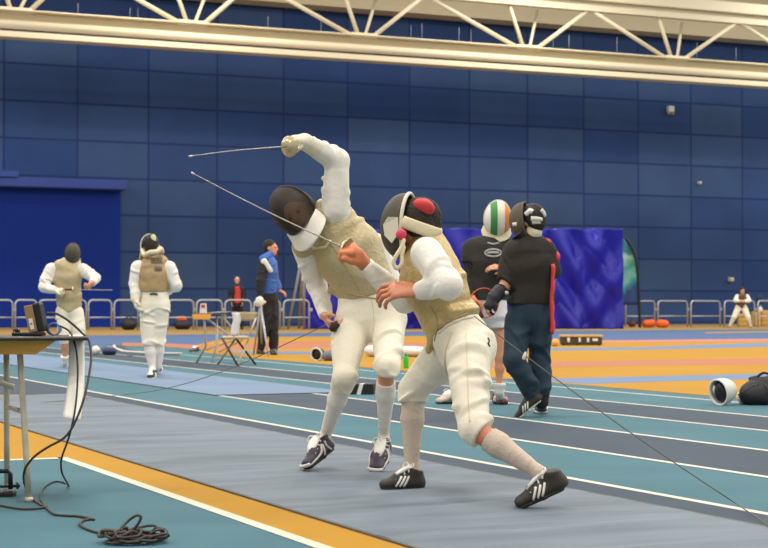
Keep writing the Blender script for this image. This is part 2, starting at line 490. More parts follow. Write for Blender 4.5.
# recess with a blue shutter at the left, under its housing
m_shut = mat('royal_blue_shutter', (12, 46, 138), .7, spec=.2, var=.05, vscale=.5)
m_house = mat('blue_shutter_housing', (46, 70, 152), .6)
aL, aR = wall_a(-60), wall_a(119)
sh = thing('roller_shutter', 'large plain blue roller shutter in the end wall behind the two left fencers', 'shutter', LF((aL + aR) / 2, BW - .1))
MB().box(LF((aL + aR) / 2, BW - .08, WZ(189, 60) / 2), (aR - aL, .16, WZ(189, 60)), (AH, BH, A_(0, 0, 1))).build('curtain', m_shut, sh)
aR2 = wall_a(121.5)
m = MB(); z1, z0 = WZ(180, 60), WZ(189.5, 60)
m.box(LF((aL + aR2) / 2, BW - .45, (z0 + z1) / 2), (aR2 - aL, .9, z1 - z0), (AH, BH, A_(0, 0, 1)), bev=.05)
m.build('housing', m_house, sh)
ac = wall_a(13); m = MB().box(LF((aL + ac) / 2, BW - .5, z1 + .12), (ac - aL, 1.0, .24), (AH, BH, A_(0, 0, 1))); m.build('motor_box', m_house, sh)

# roof truss in front of the wall
m_tr = mat('cream_truss_paint', (228, 212, 180), .5)
m_tr2 = mat('cream_truss_painted_shade', (196, 178, 140), .6)  # darker copy of the truss cream, shade painted into web and gap
BT = BW - 8.0
def on_t(x, y, off=0.0):
    d = ray(x, y); t = (BT - off) / (d @ BH); return CAM + d * t
def zt(y, x=384): return float(on_t(x, y)[2])
aT0, aT1 = float(on_t(-150, 50) @ AH), float(on_t(900, 50) @ AH)
tr = thing('roof_truss', 'long cream steel roof truss spanning the hall high in front of the blue wall', 'truss', LF(A0, BT, zt(46)))
AX = (AH, BH, A_(0, 0, 1)); am = (aT0 + aT1) / 2; aw = aT1 - aT0
y0 = 36.4   # y of the chord's top edge on the axis column
def chord(name, ya, yb, depth, off, material, bev=.03):
    za, zbm = zt(ya), zt(yb)
    return MB().box(LF(am, BT + off, (za + zbm) / 2), (aw, depth, za - zbm), AX, bev).build(name, material, tr)
chord('lower_chord', 38.6, 47.5, .5, .2, m_tr2)
chord('top_flange', 37.2, 38.8, .9, .1, m_tr)
m = MB().tube([LF(aT0, BT - .1, zt(50.6)), LF(aT1, BT - .1, zt(50.6))], (zt(46.6) - zt(54.6)) / 2, 12); m.build('chord_tube', m_tr, tr)
chord('gap_shadow_strip', 54, 57, .3, .35, m_tr2)  # recessed strip, the gap's shadow painted in darker cream
chord('bottom_flange', 56.8, 62.3, .7, .15, m_tr)
chord('upper_chord', -16, -6, .35, .1, m_tr)
chord('top_rail', -28, -16.2, .7, .0, m_tr)
nodes = [16, 192, 363, 528, 676]
nodes = [-165] + nodes + [822]
ups = []
for i, x in enumerate(nodes):
    y = y0 + (x - 384) * .066 + 1
    lo = on_t(x, y); alo = float(lo @ AH)
    MB().box(LF(alo, BT + .1, zt(37.4)), (1.2, .5, .22), AX, .03).build('node_plate', m_tr, tr)
    for s_, x2 in ((-1, (nodes[i - 1] if i else x - 160) + 64), (1, x + 62)):
        hi = on_t(x2, 0); ahi = float(hi @ AH)
        MB().bar(LF(alo + s_ * .5, BT + .1, zt(37)), LF(ahi, BT + .1, zt(-8)), .095).build('strut', m_tr, tr)
    for s_, dx in ((-1, -.85), (1, 1.15)):
        MB().bar(LF(alo + s_ * .15, BT + .15, zt(37)), LF(alo + dx, BT + (.15 if s_ < 0 else 1.2), zt(-8)), .085 if s_ < 0 else .07).build('strut', m_tr, tr)
m_rod = mat('thin_hanger_rods', (150, 160, 180), .4)
for x in (35, 78, 130, 138, 268, 321, 411, 422, 459, 471, 553, 569, 617, 697, 736):
    y = y0 + (x - 384) * .066
    q = on_t(x, y, -.4)
    MB().bar(q, q + A_(0, 0, .45 + .25 * ((x * 7) % 5) / 5), .012, n=5).build('hanger_rod', m_rod, tr)

# small fittings on the wall
m_white = mat('white_plastic', (228, 224, 214), .5)
m_blackp = mat('black_plastic', (24, 24, 26), .45)
def fitting(name, label, cat, x, y, w, h, legs=False):
    c = on_wall(x, y, .15); c = np.array(c)
    t = thing(name, label, cat, c)
    MB().box(c, (w, .25, h), AX, .04).build('housing', m_white, t)
    if legs:
        for s_ in (-1, 1): MB().box(c + AH * s_ * w * .32 + A_(0, 0, -h * .62), (w * .24, .2, h * .6), AX, .02).build('lens', m_tr2, t)
    else:
        MB().box(c - BH * .14, (w * .6, .04, h * .6), AX).build('cover', m_beige, t)
fitting('floodlight', 'small white floodlight fixed high on the blue wall at right', 'light', 670.5, 109, .34, .3, True)
fitting('sensor', 'tiny white sensor dot on the blue wall below the floodlight', 'sensor', 699.5, 182.8, .14, .14)
fitting('junction_box', 'small white box on the wall above the crouching fencer at far right', 'box', 731, 279.5, .24, .2)

# hanging blue tarpaulins
m_tarp = mat('royal_blue_vinyl', (30, 28, 152), .42, bump=.12, bscale=2.5, spec=.35)
def tarp(x0, x1, label, seed):
    YT = 66.0; a = P(x0, 329, YT); b = P(x1, 329, YT); ztop = P(500, 229, YT)[2]
    rs = random.Random(seed); W = b[0] - a[0]
    ph = [(rs.uniform(.5, 1.6), rs.uniform(-1.2, 1.2), rs.uniform(0, 6.3), rs.uniform(.03, .075)) for _ in range(7)]
    vs = [(rs.uniform(0.1, .9) * W, rs.uniform(.3, .95) * ztop, rs.uniform(.5, 1.0)) for _ in range(5)]
    def fn(u, v):
        x = u * W; z = v * ztop; d = 0
        for kx, kz, p, am_ in ph: d += .35 * am_ * (1 - 2 * abs(math.sin(1.3 * kx * x + kz * z + p)) ** .7)
        tri = abs(((x / 1.55 + .3 * math.sin(z * .6 + seed)) % 1) - .5) * 2
        d += .075 * (1 - 2 * abs(math.sin(2.6 * z - 2.3 * tri + .6 * math.sin(1.1 * x + seed))) ** .6) * min(1, .35 + .6 * (ztop - z)) * (.6 + .4 * math.sin(x * 1.9 + z))
        for cx, cz, w_ in vs:           # swags sagging from the top hem
            r = abs(x - cx) * .9 + (cz - z) * .55
            d += .1 * math.sin(5.2 * r) * math.exp(-((x - cx) ** 2) / (w_ * 1.6))
        sc = .03 * math.sin(u * 14 + seed) * (v > .97)
        return A_(a[0] + x, YT + d * .9, .02 + z + sc)
    o = MB().grid(fn, 70, 64).build('tarpaulin', m_tarp, None, (a + b) / 2)
    md = o.modifiers.new('thick', 'SOLIDIFY'); md.thickness = .02
    return tag(o, label, 'tarpaulin', 'blue tarpaulins hung before the wall')
tarp(304, 440, 'creased royal blue hanging tarpaulin behind the two duelling fencers', 3)
tarp(440.5, 549, 'creased royal blue hanging tarpaulin behind the green-white-orange masked person', 5)
tarp(549.5, 623, 'creased royal blue hanging tarpaulin with free right edge beside the feather flag', 11)
# ------------------------------------------------------------------ pistes (fencing mats)
m_mat = mat('grey_piste_fabric', (105, 117, 127), .65, spec=.25, var=.22, vscale=1.6, bump=.5, bscale=2.2, rot=-.4244, stretch=(.55, 3.4, 1))  # stretched noise streaks paint the ripple shading into the fabric colour
m_mat2 = mat('pale_blue_piste_fabric', (112, 134, 160), .7, spec=.2, var=.07, vscale=1.2)
m_mate = mat('dark_mat_edge', (92, 88, 86), .7)
def piste(name, a0, a1, b0, b1, m, label, nu, nv, amp, seed):
    rs = random.Random(seed)
    wv = [(rs.uniform(2.0, 7.5), rs.uniform(-.8, .8), rs.uniform(0, 6.3), rs.uniform(.4, 1)) for _ in range(7)]
    def hgt(a, b):
        s = 0
        for kb, ka, p, w in wv: s += w * math.sin(kb * b * 2.6 + ka * a * 3.2 + p + .9 * math.sin(2.1 * a + p + .5 * b)) * (.5 + .5 * math.sin(.9 * b + 2.3 * a + p))
        return s / 3.2
    base = LF((a0 + a1) / 2, (b0 + b1) / 2)
    root = thing(name, label, 'mat', base, 'fencing mats')
    top = MB().grid(lambda u, v: LF(a0 + (a1 - a0) * u, b0 + (b1 - b0) * v, .009 + amp * max(0, hgt(a0 + (a1 - a0) * u, b0 + (b1 - b0) * v)) * min(1, 6 * min(u, 1 - u) + .15)), nu, nv).build('mat_top', m, root)
    e = MB()
    for a in (a0, a1): e.box(LF(a, (b0 + b1) / 2, .0048), (.02, b1 - b0, .0095), AX)
    e.box(LF((a0 + a1) / 2, b1, .0048), (a1 - a0, .02, .0095), AX); e.box(LF((a0 + a1) / 2, b0, .0048), (a1 - a0, .02, .0095), AX)
    e.build('edge_binding', m_mate, root)
    return root
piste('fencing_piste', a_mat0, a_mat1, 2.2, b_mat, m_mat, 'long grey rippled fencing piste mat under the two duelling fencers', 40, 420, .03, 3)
piste('fencing_piste', acoord(180, 390.5), acoord(200, 374.8), bcoord(338, 393), bcoord(338, 393) + 22, m_mat2, 'pale blue fencing piste mat with the two white fencers at left behind the table', 10, 60, .006, 8)

# ------------------------------------------------------------------ metals and cloths
m_steel = mat('worn_steel_tube', (206, 196, 174), .4, .3, var=.15, vscale=12)
m_alu = mat('grey_barrier_tube', (176, 178, 180), .4, .35)
m_black = mat('black_rubber', (26, 26, 28), .6)
m_cable = mat('black_cable', (38, 36, 36), .55)
m_wood = mat('orange_wood_apron', (244, 172, 66), .5, var=.1, vscale=6, stretch=(1, 12, 12))
m_dark = mat('dark_table_laminate', (50, 42, 36), .45)
m_paper = mat('white_paper', (240, 236, 226), .7)
m_orange = mat('orange_nylon', (232, 98, 28), .6, bump=.3, bscale=14)
m_bagblk = mat('black_nylon', (30, 30, 34), .6, bump=.4, bscale=12)
m_tanw = mat('tan_wood', (200, 160, 84), .6, var=.12, vscale=7)
m_wcloth = mat('white_cloth', (226, 224, 222), .8, bump=.3, bscale=12)

# the scorer's table in the foreground
tb = thing('folding_table', 'folding table with dark top and orange wooden apron in the left foreground', 'table', G(2, 495))
yf, yb = 7.45, 8.1; xr = P(89, 338, 7.7)[0]; zt_ = .737
c0 = P(88, 338, yf); c0[2] = zt_; ex = A_(.985, .174, 0); ey = A_(-.174, .985, 0)
MB().box(c0 - ex * .95 + ey * .33 - A_(0, 0, .008), (1.9, .66, .016), (ex, ey, A_(0, 0, 1)), .006).build('tabletop', m_dark, tb)
def apron(Y, th):
    p = [P(56, 340.5, Y), P(35, 354.5, Y), P(-230, 354.5, Y), P(-230, 340.5, Y)]
    for q in p[:1] + p[3:]: q[2] = zt_ - .016
    MB().prism(p, A_(0, th, 0)).build('apron', m_wood, tb)
apron(7.5, .025); apron(8.0, .025)
def tleg(top, foot):
    t = np.array(top); f = np.array(foot); mid = (t + f) / 2
    MB().tube([t, t + (mid - t) * .6, mid, mid + (f - mid) * .4, f + A_(0, 0, .012)], .014, 10).bar(f + A_(0, 0, .022), f + A_(0, 0, 0), .018, .02).build('leg', m_steel, tb)
f1, f2 = G(7, 491), G(29, 502)
t1, t2 = A_(f1[0] + .005, f1[1] - .05, zt_ - .017), A_(f2[0] - .06, f2[1] + .06, zt_ - .017)
tleg(t1, f1); tleg(t2, f2)
q = lambda t, f, z: f + (t - f) * (z / t[2])
MB().bar(q(t1, f1, .40), q(t2, f2, .40), .011).build('crossbar', m_steel, tb)
MB().bar(q(t1, f1, .5) * .5 + q(t2, f2, .5) * .5, A_(f1[0] - .45, (f1[1] + f2[1]) / 2, zt_ - .05), .013).build('diagonal_brace', m_steel, tb)

# scoring machine
m_stk = mat('tan_label_card', (160, 130, 88), .6)
m_bluec = mat('silver_blue_wire', (126, 150, 190), .4, .3)
sb = thing('scoring_machine', 'black fencing scoring box tilted on its stand on the foreground table', 'scoring box', P(32, 337, 7.8))
YS = 7.75; z0 = zt_
m = MB().box(P(29, 331.6, YS) * A_(1, 1, 0) + A_(0, 0, z0 + .009), (.135, .12, .016), None, .005)
m.build('base', m_blackp, sb)
b0 = P(43.5, 333, YS); b1 = P(37.5, 303, YS); up = nrm(b1 - b0); bx = nrm(np.cross(A_(0, 1, 0), up))
c = (b0 + b1) / 2; b0[2] = max(b0[2], z0)
m = MB().box(c + A_(0, 0, .004), (.034, .10, .135), (bx, A_(0, 1, 0), up), .008); m.build('casing', m_blackp, sb)
m = MB().box(c - bx * .036 + up * .004, (.040, .098, .125), (bx, A_(0, 1, 0), up), .003); m.build('face_panel', m_stk, sb)
m = MB().box(c - bx * .036 - A_(0, .0495, 0) - up * .02, (.018, .003, .05), (bx, A_(0, 1, 0), up)); m.build('paper_label', m_paper, sb)
for dz in (.03, -.005): MB().box(c - bx * .036 - A_(0, .0512, 0) - up * (.02 + dz * .2) + up * dz * .25, (.008, .002, .004), (bx, A_(0, 1, 0), up)).build('printed_mark', m_black, sb)
m = MB().lathe(P(16.5, 331, YS), A_(0, 1, 0), [(0, -.02), (.012, -.02), (.012, .02), (0, .02)], 12); m.build('knob', m_blackp, sb)
# coiled wire beside it
pts = []
for i in range(90):
    a = i / 90 * 2 * PI * 3.3
    pts.append(P(54, 329, 7.72 + .001 * i) + A_(math.cos(a) * .028 * (1 + .1 * math.sin(i)), .02 * math.sin(a * .33), math.sin(a) * .027))
for p in pts: p[2] = max(p[2], zt_ + .004)
tag(MB().tube(pts, .0035, 6).build('wire_coil', m_bluec, None, P(54, 337, 7.72)), 'small silver-blue coil of wire beside the scoring box', 'wire')
# paper strip hanging off the table end
m_strip = mat('white_paper_strip', (255, 250, 240), .65)
sc_ = [(76, 335.2, 7.75), (76.3, 337, 7.70), (76.5, 345, 7.66), (76.8, 362, 7.60), (76, 385, 7.53), (74, 403, 7.47), (71.6, 418.5, 7.40)]
def strip(u, v):
    i = min(int(v * 6), 5); t = v * 6 - i; a, b_ = sc_[i], sc_[i + 1]
    x, y, Y = (a[j] + (b_[j] - a[j]) * t for j in range(3))
    w = 6.8 + 2.2 * v
    return P(x + (u - .5) * 2 * w, y + (u - .5) * 3 * v, Y) + A_(0, -.012 * math.sin(u * PI), 0)
o = MB().grid(strip, 6, 24).build('paper_strip', m_strip, None, P(76, 419, 7.6))
o.modifiers.new('thick', 'SOLIDIFY').thickness = .002
tag(o, 'long white paper strip hanging off the right end of the foreground table', 'paper')

# cables
def cable(name, label, pts, r, m, base=None, n=6):
    c_ = curve(pts, n)
    o = MB().tube(c_, r, 7).build(name, m, None, pts[-1] if base is None else base)
    return tag(o, label, 'cable')
GP = lambda x, y, z=.006: G(x, y, z)
m_cab2 = mat('brown_black_cable', (66, 58, 52), .6)
Yc = 7.68
cable('cable', 'thicker black cable arching off the scoring box past the table end to the floor',
      [P(47, 313, Yc), P(57, 314, Yc), P(70, 322, Yc), P(82, 333, Yc), P(89, 341, 7.62), P(91, 361, 7.5), P(85, 394, 7.36), P(76, 420, 7.32), P(65, 437, 7.32), P(48, 447, 7.34), P(35, 456, 7.38), P(26, 467, 7.46), P(23.5, 478, 7.6), GP(26, 488), GP(32, 498), GP(40, 504), GP(46, 507.5), GP(54, 514), GP(66, 515.5), GP(77, 516), GP(88, 518), GP(94, 519.6)], .0055, m_cab2)
cable('cable', 'thinner black cable looping from the table past the paper strip down to the floor',
      [P(60, 326, 7.66), P(69, 331, 7.64), P(74, 341, 7.52), P(77, 356, 7.48), P(77.6, 378, 7.44), P(76, 402, 7.37), P(73, 421, 7.32), P(68, 440, 7.34), P(62.5, 455, 7.42), P(61, 464, 7.52), P(62.4, 474, 7.65), GP(68.5, 485.6), GP(64, 482.6), GP(55, 481.6), GP(47, 485), GP(42, 490.5), GP(41, 500), GP(46, 507)], .0045, m_cable)
cable('cable', 'black cable lying on the teal floor at the bottom left under the table', [GP(-30, 503), GP(0, 505.5), GP(12, 507.5), GP(24, 509), GP(38, 508.4), GP(47, 506.4)], .005, m_cab2)
cable('cable', 'cable end snaking along the teal floor into the black cable pile', [GP(90, 519), GP(82, 521), GP(80, 525), GP(87, 529), GP(96, 532), GP(106, 533.6), GP(120, 534)], .0055, m_cab2)
rs = random.Random(4); pts = []
cpile = G(135, 542.5)
for i in range(170):
    a = i * 2 * PI / 17 + rs.uniform(-.15, .15); r = .088 + .035 * math.sin(i * .7) + rs.uniform(-.015, .015)
    pts.append(cpile + A_(math.cos(a) * r * 1.0, math.sin(a) * r * .8, .008 + .035 * (i / 170) * (1 + .4 * math.sin(i * 1.7))))
pts += [P(122, 531, cpile[1] - .05), P(127, 522, cpile[1]), P(136, 515.5, cpile[1]), P(141, 517, cpile[1]), P(138, 524, cpile[1]), P(132, 531, cpile[1])]
tag(MB().tube(curve(pts, 3), .0055, 6).build('cable_pile', m_cab2, None, cpile), 'tangled pile of brown-black cable on the floor at the bottom edge', 'cable')

# clamp on the floor
cl = thing('table_clamp', 'black G-shaped clamp standing on the floor by the table legs', 'clamp', G(3, 497))
Yk = G(3, 496)[1]
m = MB().tube([P(-6, 471, Yk), P(8, 471, Yk), P(10.5, 474, Yk), P(10.5, 489, Yk)], .011, 8); m.build('clamp_frame', m_blackp, cl)
MB().box(P(2, 494.5, Yk), (.12, .08, .034), None, .008).build('clamp_base', m_blackp, cl)
m = MB().bar(P(0, 486.5, Yk), P(20, 485.8, Yk), .007).bar(P(17.5, 482.5, Yk), P(17.5, 489, Yk), .006); m.build('screw', m_blackp, cl)

# ------------------------------------------------------------------ small table, chair and stand behind
Ys = 25.8
st = thing('folding_table', 'small distant folding table with dark top left of the folding chair', 'table', G(205, 363))
S = lambda x, y, Y=Ys: P(x, y, Y)
m = MB().prism([S(191, 313.6, 25.6), S(211.5, 313.6, 25.6), S(238, 311.4, 26.8), S(216, 311.4, 26.8)], A_(0, 0, -.025)); m.build('tabletop', m_dark, st)
m = MB().prism([S(192, 314, 25.58), S(211, 314, 25.58), S(210, 319.3, 25.58), S(193, 319.3, 25.58)], A_(0, .03, 0)); m.build('apron', m_wood, st)
for (tx, ty, tY, fx, fy) in ((204, 318, 25.7, 196.5, 363), (217, 317, 26.2, 211.5, 363), (206, 318, 25.9, 205, 350), (222, 316, 26.4, 219, 352)):
    g = G(fx, fy); t = P(tx, ty, tY)
    k = t + (g - t) * .62; k[0] = t[0]
    MB().tube([t, k, g], .017, 8).build('leg', m_steel, st)
pot = thing('desk_calendar', 'small white and red tent card on the distant folding table', 'card', S(203, 313.4, 25.9))
m_redp = mat('red_print', (200, 60, 50), .6)
m = MB().prism([S(199.5, 313.4), S(206.5, 313.4), S(206, 303.5), S(200.5, 303.5)], A_(0, .06, 0)); m.build('card', m_paper, pot)
m = MB().prism([S(201, 307.5, Ys - .01), S(205.2, 307.5, Ys - .01), S(205, 304.6, Ys - .01), S(201.4, 304.6, Ys - .01)], A_(0, .008, 0)); m.build('printed_panel', m_redp, pot)

m_seat = mat('beige_chair_plastic', (170, 150, 118), .5)
ch = thing('folding_chair', 'beige folding chair with crossed black legs beside the distant table', 'chair', G(237, 365))
Yq = 25.2
C_ = lambda x, y, d=0: P(x, y, Yq + d)
m = MB()
m.grid(lambda u, v: C_(236.5 + 20.5 * u - 2.5 * (1 - v) * u, 321 - 9 * v, .05 + .06 * math.sin(u * PI)), 8, 4)
o = m.build('backrest', m_seat, ch); o.modifiers.new('t', 'SOLIDIFY').thickness = .025
m = MB().prism([C_(221, 337.5, -.2), C_(249, 337.5, -.2), C_(249.5, 335.6, .22), C_(222.5, 335.6, .22)], A_(0, 0, -.03)); m.build('seat', m_seat, ch)
for (x0, y0_, d0, x1, y1, mm) in ((222, 338, -.2, 238.3, 366.5, m_black), (236, 338.5, -.2, 255.6, 364.6, m_black), (250, 338, .0, 237.0, 366.5, m_seat), (236, 338, .0, 217.6, 364.8, m_seat)):
    g = G(x1, y1); MB().tube([C_(x0, y0_, d0), g], .016, 8).build('leg', mm, ch)
for x0, y0_, x1, y1 in ((237, 320, 233, 337), (256, 318, 248.5, 337)):
    MB().tube([C_(x0, y0_, .05), C_(x1, y1, .05)], .015, 8).build('back_post', m_steel, ch)
tw = MB().grid(lambda u, v: C_(232.5 + 7 * u + (1.2 if v < .5 else 0) * v + .8 * math.sin(v * 5), 312.5 + 22.5 * v, -.12 - .03 * math.sin(u * 6)), 6, 12).build('towel', m_wcloth, None, C_(236, 334, -.12))
tw.modifiers.new('t', 'SOLIDIFY').thickness = .015
tag(tw, 'narrow white towel hanging beside the beige folding chair back', 'towel')

ts = thing('tripod_stand', 'thin grey tripod stand with round white top between chair and blue-jacketed man', 'stand', G(260, 355))
Yt = 30.2
m = MB().lathe(P(259.5, 301.5, Yt), A_(.2, 0, 1), [(0, -.1), (.055, -.085), (.075, -.04), (.08, 0), (.07, .05), (.04, .085), (0, .095)], 16); m.build('top_cover', m_white, ts)
for fx, fy in ((253.5, 355), (268.5, 356.5), (262, 354)):
    MB().bar(P(260.5, 305, Yt), G(fx, fy), .02, .018).build('leg', m_alu, ts)
MB().bar(P(261, 303, Yt), P(260.8, 322, Yt), .025).build('pole', m_alu, ts)

lt = thing('light_stand', 'tall silver tripod stand in front of the left edge of the tarpaulin', 'stand', G(297, 330))
Yl = 63.0
for fx in (287.8, 304, 299): MB().bar(P(304, 247, Yl), G(fx, 329.6 if fx != 299 else 328.4), .06, .05).build('leg', m_alu, lt)
MB().bar(P(304.5, 238, Yl), P(303.5, 300, Yl), .05).build('pole', m_alu, lt)

# ------------------------------------------------------------------ barriers
def barrier(p0, p1, label, h=1.13):
    p0 = np.array(p0); p1 = np.array(p1); d = nrm(p1 - p0); w = np.linalg.norm(p1 - p0)
    t = thing('crowd_barrier', label, 'barrier', (p0 + p1) / 2, 'grey tube barriers along the end wall')
    R = .17; r = .035
    pts = [p0 + A_(0, 0, 0)] + [p0 + A_(0, 0, h - R)] + [p0 + d * R * (1 - math.cos(a)) + A_(0, 0, h - R + R * math.sin(a)) for a in (PI / 6, PI / 3, PI / 2)]
    pts += [p1 - d * R * (1 - math.cos(a)) + A_(0, 0, h - R + R * math.sin(a)) for a in (PI / 2, PI / 3, PI / 6)] + [p1 + A_(0, 0, h - R), p1]
    MB().tube(pts, r, 8).build('frame', m_alu, t)
    MB().bar(p0 + A_(0, 0, h * .42), p1 + A_(0, 0, h * .42), r * .8).build('rail', m_alu, t)
    c = p1 + d * .06 + A_(0, 0, h * .68)
    MB().box(c, (.16, .06, .12), (d, np.cross(A_(0, 0, 1), d), A_(0, 0, 1)), .015).build('link_clamp', m_alu, t)
left = [(-12, 12.5), (15, 36.5), (39, 61), (63.5, 86), (88.3, 111.5), (114.2, 138), (141, 165), (168, 193.5), (196.6, 222), (225, 251), (254, 280), (283.6, 309)]
wl = ['leftmost grey tube barrier above the scoring box edge', 'grey tube barrier behind the scoring machine', 'grey tube barrier hidden behind the bowed fencer at left', 'grey tube barrier behind the left fencer\'s weapon arm',
      'grey tube barrier between the two white fencers at left', 'grey tube barrier just left of the fencer seen from behind', 'grey tube barrier behind the fencer seen from behind',
      'grey tube barrier right of the fencer seen from behind, by the orange bag', 'grey tube barrier behind the small distant table', 'grey tube barrier in front of the red-shirted man', 'grey tube barrier behind the man in the blue jacket', 'grey tube barrier beside the tall tripod at the tarpaulin\'s left edge']
for (a, b), l in zip(left, wl): barrier(G(a, 330.2), G(b, 330.0), l)
right = [(625.8, 654.7), (658, 687.4), (691, 720), (724.5, 754.5), (758, 788)]
wr_ = ['grey tube barrier beside the feather flag with orange bags at its foot', 'grey tube barrier right of the orange bags', 'grey tube barrier left of the crouching fencer at far right', 'grey tube barrier behind the crouching fencer at far right', 'grey tube barrier at the right picture edge behind the tan boxes']
for (a, b), l in zip(right, wr_): barrier(G(a, 327.3), G(b, 326.8), l)

# ------------------------------------------------------------------ feather flag
fl = thing('feather_flag', 'tall teal and green feather flag beside the right tarpaulin edge', 'flag', G(640, 327))
YF = 71.0
F_ = lambda x, y, d=0: P(x, y, YF + d)
MB().tube(curve([F_(639.8, 320) * A_(1, 1, 0), F_(639, 297), F_(637.6, 270), F_(634.5, 254), F_(630, 244), F_(624, 237.5), F_(618, 236)], 6), .06, 8).build('pole', m_blackp, fl)
m_flag = bpy.data.materials.new('teal_flag_print'); m_flag.use_nodes = True
nt = m_flag.node_tree; tc = nt.nodes.new('ShaderNodeTexCoord'); sp = nt.nodes.new('ShaderNodeSeparateXYZ'); nt.links.new(tc.outputs['Object'], sp.inputs[0])
nz = nt.nodes.new('ShaderNodeTexNoise'); nz.inputs['Scale'].default_value = 1.2; nt.links.new(tc.outputs['Object'], nz.inputs['Vector'])
ad = nt.nodes.new('ShaderNodeMath'); ad.operation = 'MULTIPLY_ADD'; ad.inputs[1].default_value = 1.6; nt.links.new(nz.outputs['Fac'], ad.inputs[0]); nt.links.new(sp.outputs['Z'], ad.inputs[2])
mr = nt.nodes.new('ShaderNodeMapRange'); mr.inputs['From Min'].default_value = 1.2; mr.inputs['From Max'].default_value = 4.8; nt.links.new(ad.outputs[0], mr.inputs['Value'])
cr = nt.nodes.new('ShaderNodeValToRGB'); e = cr.color_ramp
e.elements[0].position = 0; e.elements[0].color = (*lin((28, 52, 110)), 1); e.elements[1].position = 1; e.elements[1].color = (*lin((40, 92, 104)), 1)
for p, c in ((.3, (36, 66, 120)), (.4, (60, 150, 150)), (.47, (120, 180, 170)), (.56, (60, 140, 130)), (.72, (150, 190, 170)), (.82, (40, 110, 116))):
    q_ = e.elements.new(p); q_.color = (*lin(c), 1)
nt.links.new(mr.outputs['Result'], cr.inputs['Fac']); nt.links.new(cr.outputs['Color'], nt.nodes['Principled BSDF'].inputs['Base Color'])
edge = curve([F_(639, 305), F_(638, 275), F_(635, 256), F_(630, 245), F_(624, 238.5)], 5)
def flg(u, v):
    i = v * (len(edge) - 1); k = min(int(i), len(edge) - 2); p = edge[k] + (edge[k + 1] - edge[k]) * (i - k)
    return A_(p[0] + (F_(621, 300)[0] - p[0]) * u, YF + .12 * math.sin(u * 4 + v * 3), p[2])
o = MB().grid(flg, 8, 24).build('banner', m_flag, fl); o.modifiers.new('t', 'SOLIDIFY').thickness = .01

# ------------------------------------------------------------------ bags and boxes
def bag(name, label, cat, px, y, w, h, d, m, strap=None, lump=.12, seed=1, group=None, rot=0.0):
    g = G(px, y); t = thing(name, label, cat, g, group)
    ca, sa = math.cos(rot), math.sin(rot); X = A_(ca, sa, 0); Yv = A_(-sa, ca, 0); rs = random.Random(seed)
    s = SDF(); c = g + Yv * d / 2
    s.cone(c - X * (w / 2 - min(h, d) / 2) + A_(0, 0, h * .5), c + X * (w / 2 - min(h, d) / 2) + A_(0, 0, h * .48), (d / 2, h / 2), (d / 2, h / 2 * .92), u=Yv, k=.03, wr=lump * h * .12, lam=w * .5, seed=seed)
    for i in range(3): s.ell(c + X * rs.uniform(-.3, .3) * w + A_(0, 0, h * rs.uniform(.5, .75)), (w * .22, d * .35, h * .3), X=X, k=.06)
    s.cut(g + A_(0, 0, .004), (0, 0, -1)).build('body', m, t, max(.008, min(w, h, d) / 18))
    if strap is not None:
        MB().tube(curve([c - X * w * .3 + A_(0, 0, h * .85), c - X * w * .12 + A_(0, -.02, h * 1.18), c + X * w * .12 + A_(0, -.02, h * 1.18), c + X * w * .3 + A_(0, 0, h * .85)], 5), h * .045, 6).build('handle', strap, t)
    return t
bag('sports_bag', 'orange bag at the barrier beside the feather flag, left of its twin', 'bag', 649.3, 327.6, .56, .33, .35, m_orange, m_bagblk, seed=2, group='orange bags')
bag('sports_bag', 'orange bag at the barrier, right of its twin and farther from the flag', 'bag', 663.2, 327.8, .58, .34, .35, m_orange, m_bagblk, seed=3, group='orange bags')
bag('sports_bag', 'dark red-brown bag at the foot of the feather flag', 'bag', 632.5, 327.2, .34, .28, .3, mat('dark_red_nylon', (92, 40, 30), .6), m_bagblk, seed=4)
bag('sports_bag', 'black kit bag under an orange bag by the barrier left of the distant table', 'bag', 182, 329.6, .66, .34, .4, m_bagblk, None, seed=5)
ob = bag('sports_bag', 'small orange bag lying on a black kit bag left of the distant table', 'bag', 181.5, 329.2, .4, .2, .3, m_orange, None, seed=6)
ob.location.z += .3
bag('sports_bag', 'black kit bag by the barrier between the two white fencers at left', 'bag', 128, 330.2, .6, .42, .4, m_bagblk, m_bagblk, seed=7)
g = G(760, 405.5); t = thing('sports_bag', 'black bag with upright flap at the right edge of the track', 'bag', g)
S_ = SDF(); S_.cone(g + A_(-.05, .12, .09), g + A_(.22, .14, .1), (.11, .11), (.12, .11), k=.03, wr=.012, lam=.1, seed=3)
S_.cone(g + A_(-.02, .14, .12), g + A_(.0, .16, .235), (.05, .03), (.035, .022), u=A_(1, 0, 0), k=.03, wr=.006).cone(g + A_(.04, .16, .2), g + A_(.2, .16, .215), .04, .05, k=.04, wr=.01)
S_.cut(g + A_(0, 0, .004), (0, 0, -1)).build('body', m_bagblk, t, .011)
MB().tube(curve([g + A_(.0, .1, .25), g + A_(.05, .08, .285), g + A_(.12, .08, .27)], 5), .012, 6).build('handle', m_bagblk, t)
bk = bpy.data.objects
bag('kit_bag', 'long white kit bag on the yellow floor behind the two duelling fencers', 'bag', 396, 357.2, 1.06, .19, .3, m_wcloth, None, seed=9)
bag('ball_bag', 'small peach-coloured bag on the yellow floor left of the long case', 'bag', 555.2, 346.4, .18, .15, .16, mat('peach_cloth', (232, 168, 96), .7), None, seed=10)

